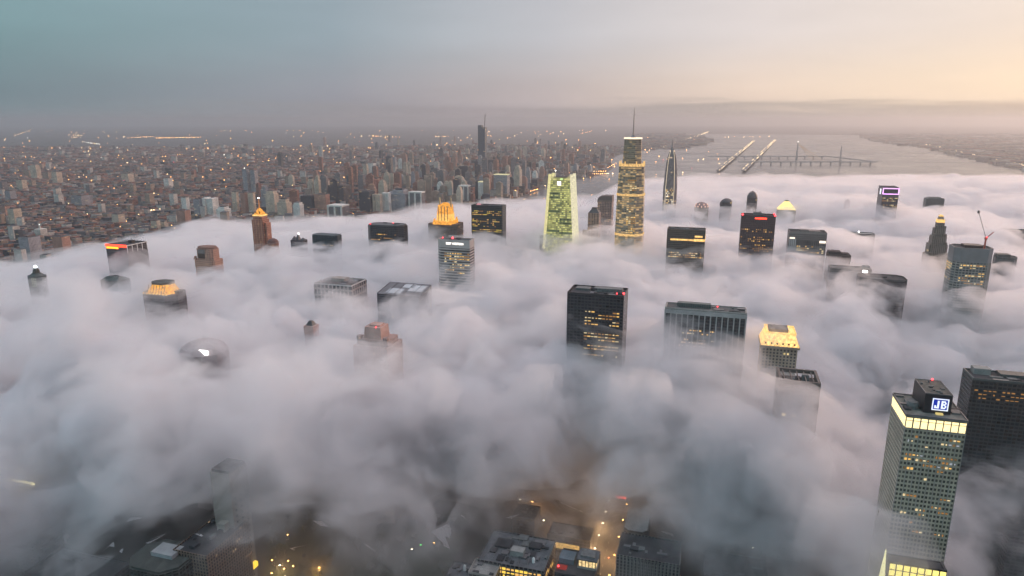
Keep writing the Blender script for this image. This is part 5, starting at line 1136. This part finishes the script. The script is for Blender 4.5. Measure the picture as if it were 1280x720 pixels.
# red lit sign gantry at the street's end
p = loc(776, 621, 14.); r_ = tag(empty('sign_gantry', (p.x, p.y, 0), -GRID), 'red lit sign gantry at the foggy far end of the street', 'sign gantry')
for x in (-6, 6): MB().box(x-.4, x+.4, -.4, .4, 0, 12).build('leg', STEEL, r_)
MB().box(-6.5, 6.5, -.5, .5, 12, 15).build('lit_sign', NEONR, r_)
# ------------------------------------------------------------------ buildings at the bottom
t = fsite('office_block', 'grey flat-roofed office block with yellow lit windows and a white roof hut', 'office block', 597, 700, 680, 62, 52)
shaft(t, facade('fa_fore', (.12, .11, .105, 1), (.03, .03, .035, 1), 4, 4.4, .7, .6), roof=plain('roof_bluegrey', (.10, .105, .115), .85, 0, .4, .12), par=1.1)
boxes(t, 'roof_hut', ROOF_P, [(2, -6, 13, 9, t.H-.2, t.H+6)]); boxes(t, 'plant_room', ROOF_D, [(-16, 6, 16, 14, t.H-.2, t.H+2), (16, 10, 12, 10, t.H-.2, t.H+2.6)])
MB().lathe([(1.6, t.H), (1.6, t.H+4), (.3, t.H+6)], 8, 20, -14).build('water_tank', WHITE, t.root)
clutter(t, t.H-.2, 26, 61, -.45, .45, -.45, .45, h=1.8)
for k in range(6): MB().bar((t.x0+4+k*9, t.y0+4, t.H+.5), (t.x0+10+k*7, t.y1-6, t.H+.5), .22).build('duct', STEEL, t.root)
panes(t, 4, 4.4, 3.5, 2.6, t.H-16, t.H-1, .95, n=60, seed=62, mats=[glow('lit_window_fore', (1, .66, .10, 1), 1.2), YEL[0]], rowp=1.)
panes(t, 4, 4.4, 3.5, 2.6, t.H-16, t.H-1, .6, faces='R', n=20, seed=63, mats=[YEL[0], YEL[2]])
t = fsite('office_block', 'low pale-roofed block left of the yellow-windowed office block', 'office block', 585, 716, 618, 60, 22)
shaft(t, facade('fa_fore', (.12, .11, .105, 1), (.03, .03, .035, 1), 4, 4.4), roof=ROOF_P, par=1.6, parmat=CONC); clutter(t, t.H-.2, 5, 64, h=1.8)
t = fsite('office_block', 'small blue-grey roof at the bottom edge, left of the pale roof', 'office block', 555, 722, 583, 52, 26)
shaft(t, facade('fa_fore', (.12, .11, .105, 1), (.03, .03, .035, 1)), roof=plain('roof_bluegrey', (.10, .105, .115)), par=1.1); clutter(t, t.H-.2, 5, 65, h=2)
MB().lathe([(1.5, t.H), (1.5, t.H+5), (.3, t.H+6.5)], 8, 4, 3).build('water_tank', WHITE, t.root)
t = fsite('office_block', 'dark block with a gold-lit roof pavilion, beside the lit street', 'office block', 693, 716, 742, 56, 40)
shaft(t, facade('fa_fore_dark', (.045, .045, .05, 1), (.02, .022, .028, 1), 4, 4.2, .8, .6), roof=ROOF_D, par=1.2)
PG = glow('lit_pavilion', (1, .72, .34, 1), 1.0, True, .5)
MB().cbox(10, 2, 19, 16, t.H-.2, t.H+2).build('pavilion_base', CONC, t.root); MB().cbox(10, 2, 17.4, 14.4, t.H+2, t.H+9).build('lit_pavilion', PG, t.root); MB().cbox(10, 2.5, 20, 18, t.H+9, t.H+10.4).build('pavilion_roof', plain('roof_bluegrey', (.10, .105, .115)), t.root); MB().cbox(10, 3, 14, 12, t.H+10.4, t.H+12.4).build('plant_room', MECH, t.root)
mpv = MB().box(-.3, .3, -.3, .3, 2, 9).mesh('pavilion_post', DARK)
for k in range(6): inst('pavilion_post', mpv, t.root, (1.6+16.8*k/5, -5.5, t.H))
MB().cbox(-11, 4, 15, 14, t.H-.2, t.H+5).build('glass_house', plain('blue_glass', (.09, .13, .16), .25), t.root); lampb(t, -17, -12, t.H+2.5, 1., REDL)
MB().cbox(-14, -10, 10, 6, t.H-.2, t.H+1.2).build('lit_terrace', glow('lit_redroom', (.5, .06, .05, 1), .5), t.root)
t = fsite('apartment_block', 'wide dim slab with pale ribbed window bays, right of the lit street', 'apartment block', 770, 694, 850, 62, 40)
shaft(t, facade('fa_slabgrid', (.15, .14, .135, 1), (.03, .03, .034, 1), 3.6, 3.4, .55, .7), roof=ROOF_D, par=1.2); clutter(t, t.H-.2, 8, 66, h=2)
mrb = MB().box(-.35, .35, -.6, 0, 0, t.H-2).mesh('rib', plain('slab_rib', (.22, .2, .19), .8))
for k in range(18): inst('rib', mrb, t.root, (t.x0+.5+(t.w-1)*k/17, t.y0-.005, 0))
t = fsite('office_block', 'pale flat roof with rounded corners showing through thin fog right of the street', 'office block', 779, 662, 809, 50, 46)
p8 = chamf(t.w, t.d, 5); MB().frus(p8, 0, t.H).build('shaft', facade('fa_fore_dark', (.045, .045, .05, 1), (.02, .022, .028, 1)), t.root); MB().frus([(x*.96, y*.96) for x, y in p8], t.H, t.H+.6).build('roof', plain('pale_slab', (.33, .33, .34), .85), t.root)
t = fsite('apartment_block', 'brown brick block with a ribbed window wall, bottom left by the pale slab tower', 'apartment block', 216, 688, 258, 92, 60)
shaft(t, facade('fa_forebrick', (.17, .115, .085, 1), (.03, .028, .03, 1), 3.5, 3.2, .5, .62, .05, (1, .7, .4, 1), .6), roof=ROOF_D, par=1.2); boxes(t, 'stair_house', plain('pale_hut', (.36, .32, .28), .8), [(4, 12, 9, 8, t.H-.2, t.H+8)]); clutter(t, t.H-.2, 8, 67, h=3)
t = fsite('office_block', 'dark green-grey rounded roof with a pale central hut, at the bottom left', 'office block', 148, 708, 212, 86, 46)
p8 = chamf(t.w, t.d, 12); MB().frus(p8, 0, t.H).build('shaft', facade('fa_mossf', (.05, .055, .05, 1), (.02, .022, .022, 1), 4, 4), t.root); MB().frus([(x*.94, y*.94) for x, y in p8], t.H, t.H+2).build('roof', plain('moss_grey', (.06, .065, .06), .85, 0, .3, .1), t.root); MB().frus(rect(t.w*.42, t.d*.34, 2, 4), t.H+2, t.H+6).build('roof_hut', plain('pale_slab', (.33, .33, .34)), t.root)
t = fsite('apartment_tower', 'tall plain pale slab tower fading upward into the fog, bottom left', 'apartment tower', 262, 590, 286, 150, 26)
t_ = t; MB().frus(rect(t.w, t.d), 0, t.H).build('shaft', plain('blank_wall', (.26, .225, .195), .8, 0, .12, .03), t.root); MB().frus(rect(t.w*.9, t.d*.9), t.H, t.H+3).build('roof', ROOF, t.root)
mbb = MB().box(-.1, .15, -1, 1, -1.1, 1.1).mesh('window', plain('dark_pane', (.03, .03, .035), .2))
for k in range(17):
    for j in (-.3, 0, .3): inst('window', mbb, t.root, (t.w/2+.02, t.d*j, 20+k*6.4))
MB().box(t.w/2+.02, t.w/2+4, -t.d*.5, t.d*.4, 36, 41).build('lit_canopy', glow('lit_yellow_canopy', (1, .66, .06, 1), 1.6), t.root)
# lit glass block, bottom right
t = fsite('office_block', 'glass block with rows of bright yellow panes at the bottom right edge', 'office block', 1112, 703, 1184, 150, 11)
shaft(t, facade('fa_fore_dark', (.045, .045, .05, 1), (.02, .022, .028, 1)), roof=ROOF_D, par=.8); YP = glow('lit_lemon_pane', (1, .84, .22, 1), 1.5)
mpn = MB().box(-t.w/16+.5, t.w/16-.5, -.2, .2, -2.2, 2.2).mesh('window', YP)
for k in range(3):
    for j in range(8): inst('window', mpn, t.root, (t.x0+t.w/8*(j+.5), t.y0-.15, t.H-3-k*5.4))
sp = loc(1107, 690, 160.); r_ = tag(empty('lit_obelisk', (sp.x, sp.y, 0), -GRID), 'thin glowing pale spire left of the yellow-paned glass block', 'spire')
MB().frus(rect(5, 5), 0, 138).build('shaft', CONC, r_); MB().frus(rect(3.4, 3.4), 138, 162, rect(.5, .5)).build('lit_spire', glow('lit_spire_pale', (1, .95, .5, 1), 1.1, True), r_)
# buildings vaguely seen in the murk
for (a, b, c, H, dp, lb) in ((1262, 672, 1300, 70, 30, 'dark block with a pale edge at the far right bottom corner'), (640, 646, 668, 22, 30, 'low dark block inside the curved drive'), (1180, 668, 1236, 60, 40, 'dim dark block in the murk right of the yellow-paned glass block'), (880, 716, 960, 40, 40, 'dim flat block in fog at the bottom, right of the pale-bayed slab'), (30, 716, 120, 60, 40, 'dim green-grey block in the fog at the bottom left corner'), (684, 668, 738, 20, 26, 'dark low court building behind the gold-lit pavilion'), (0, 596, 30, 120, 30, 'fogbound block with a long lit strip at the left edge')):
    t = fsite('office_block', lb, 'office block', a, b, c, H, dp); shaft(t, facade('fa_fore_dark', (.045, .045, .05, 1), (.02, .022, .028, 1)), roof=ROOF_D, par=1.2); clutter(t, t.H-.2, 4, int(a), h=2)
    if a == 0: MB().box(t.x1-34, t.x1+14, t.y0-.5, t.y0-.02, t.H-2, t.H+.6).build('lit_strip', glow('lit_strip_yellow', (1, .85, .4, 1), 5.), t.root)
    if a == 684: MB().box(t.x0, t.x1*.5, t.y0-.4, t.y0-.02, 5, 12).build('lit_wall', glow('lit_amber_wall', (1, .6, .18, 1), .7, True, .4), t.root)
# curved drive
cb_ = MB(); c0 = Vector((*gp(650, 668), 0)); n = 22
pts = [(c0 + Vector((math.cos(a)*r, math.sin(a)*r*1.4, 0))) for r in (40, 52) for a in [-.9+2.4*k/(n-1) for k in range(n)]]
cb_.v = [(p.x, p.y, .06) for p in pts]; cb_.f = [(k, n+k, n+k+1, k+1) for k in range(n-1)]
tag(cb_.build('curved_drive', plain('drive', (.16, .15, .14), .85)), kind='structure')
# the dark park: individual trees
rt = random.Random(9)
pk = MB(); q = [gp(330, 720), gp(560, 720), gp(590, 640), gp(340, 640)]; pk.poly([(x, y, .05) for x, y in q]); tag(pk.build('park_lawn', plain('lawn', (.035, .05, .022), .95, 0, .3, .05)), kind='structure')
LEAF = plain('foliage', (.05, .062, .028), .85, 0, .5, .5); BARK = plain('bark', (.05, .04, .03), .9)
def crown(seed):
    r2 = random.Random(seed); v, f = [], []
    lob = [(Vector((r2.uniform(-1, 1), r2.uniform(-1, 1), r2.uniform(-.5, .9)))*2.3, r2.uniform(1.5, 2.7)) for _ in range(9)]
    for _ in range(560):
        c, R_ = r2.choice(lob); d = Vector((r2.gauss(0, 1), r2.gauss(0, 1), r2.gauss(0, 1))).normalized()*R_*r2.random()**.4; p = c+d+Vector((0, 0, 7.2))
        a = Vector((r2.gauss(0, 1), r2.gauss(0, 1), r2.gauss(0, 1))).normalized(); b = a.orthogonal().normalized(); s = r2.uniform(.25, .5); i = len(v)
        v += [tuple(p+a*s), tuple(p+b*s*.7), tuple(p-a*s), tuple(p-b*s*.7)]; f.append((i, i+1, i+2, i+3))
    me = bpy.data.meshes.new('crown'); me.from_pydata(v, [], f); me.materials.append(LEAF); return me
CR = [crown(s) for s in range(3)]
mtr = MB().lathe([(.4, 0), (.28, 3), (.2, 6)], 7).bar((0, 0, 4), (1.6, .6, 7), .13).bar((0, 0, 4.4), (-1.4, -.9, 7.4), .13).bar((0, 0, 5), (.3, 1.5, 7.8), .11).mesh('trunk', BARK)
for i in range(70):
    px, py = rt.uniform(335, 575), rt.uniform(648, 722); x, y_ = gp(px, py)
    r_ = tag(empty('park_tree', (x, y_, 0), rt.uniform(0, 6)), 'dark leafy tree among the trees of the unlit park at the bottom', 'tree', 'trees in the dark park')
    s = rt.uniform(.8, 1.4); r_.scale = (s, s, s*.95); inst('trunk', mtr, r_, (0, 0, 0)); inst('crown', CR[i % 3], r_, (0, 0, 0))
make_fog()
make_haze(1/21000., (.60, .62, .655, 1))
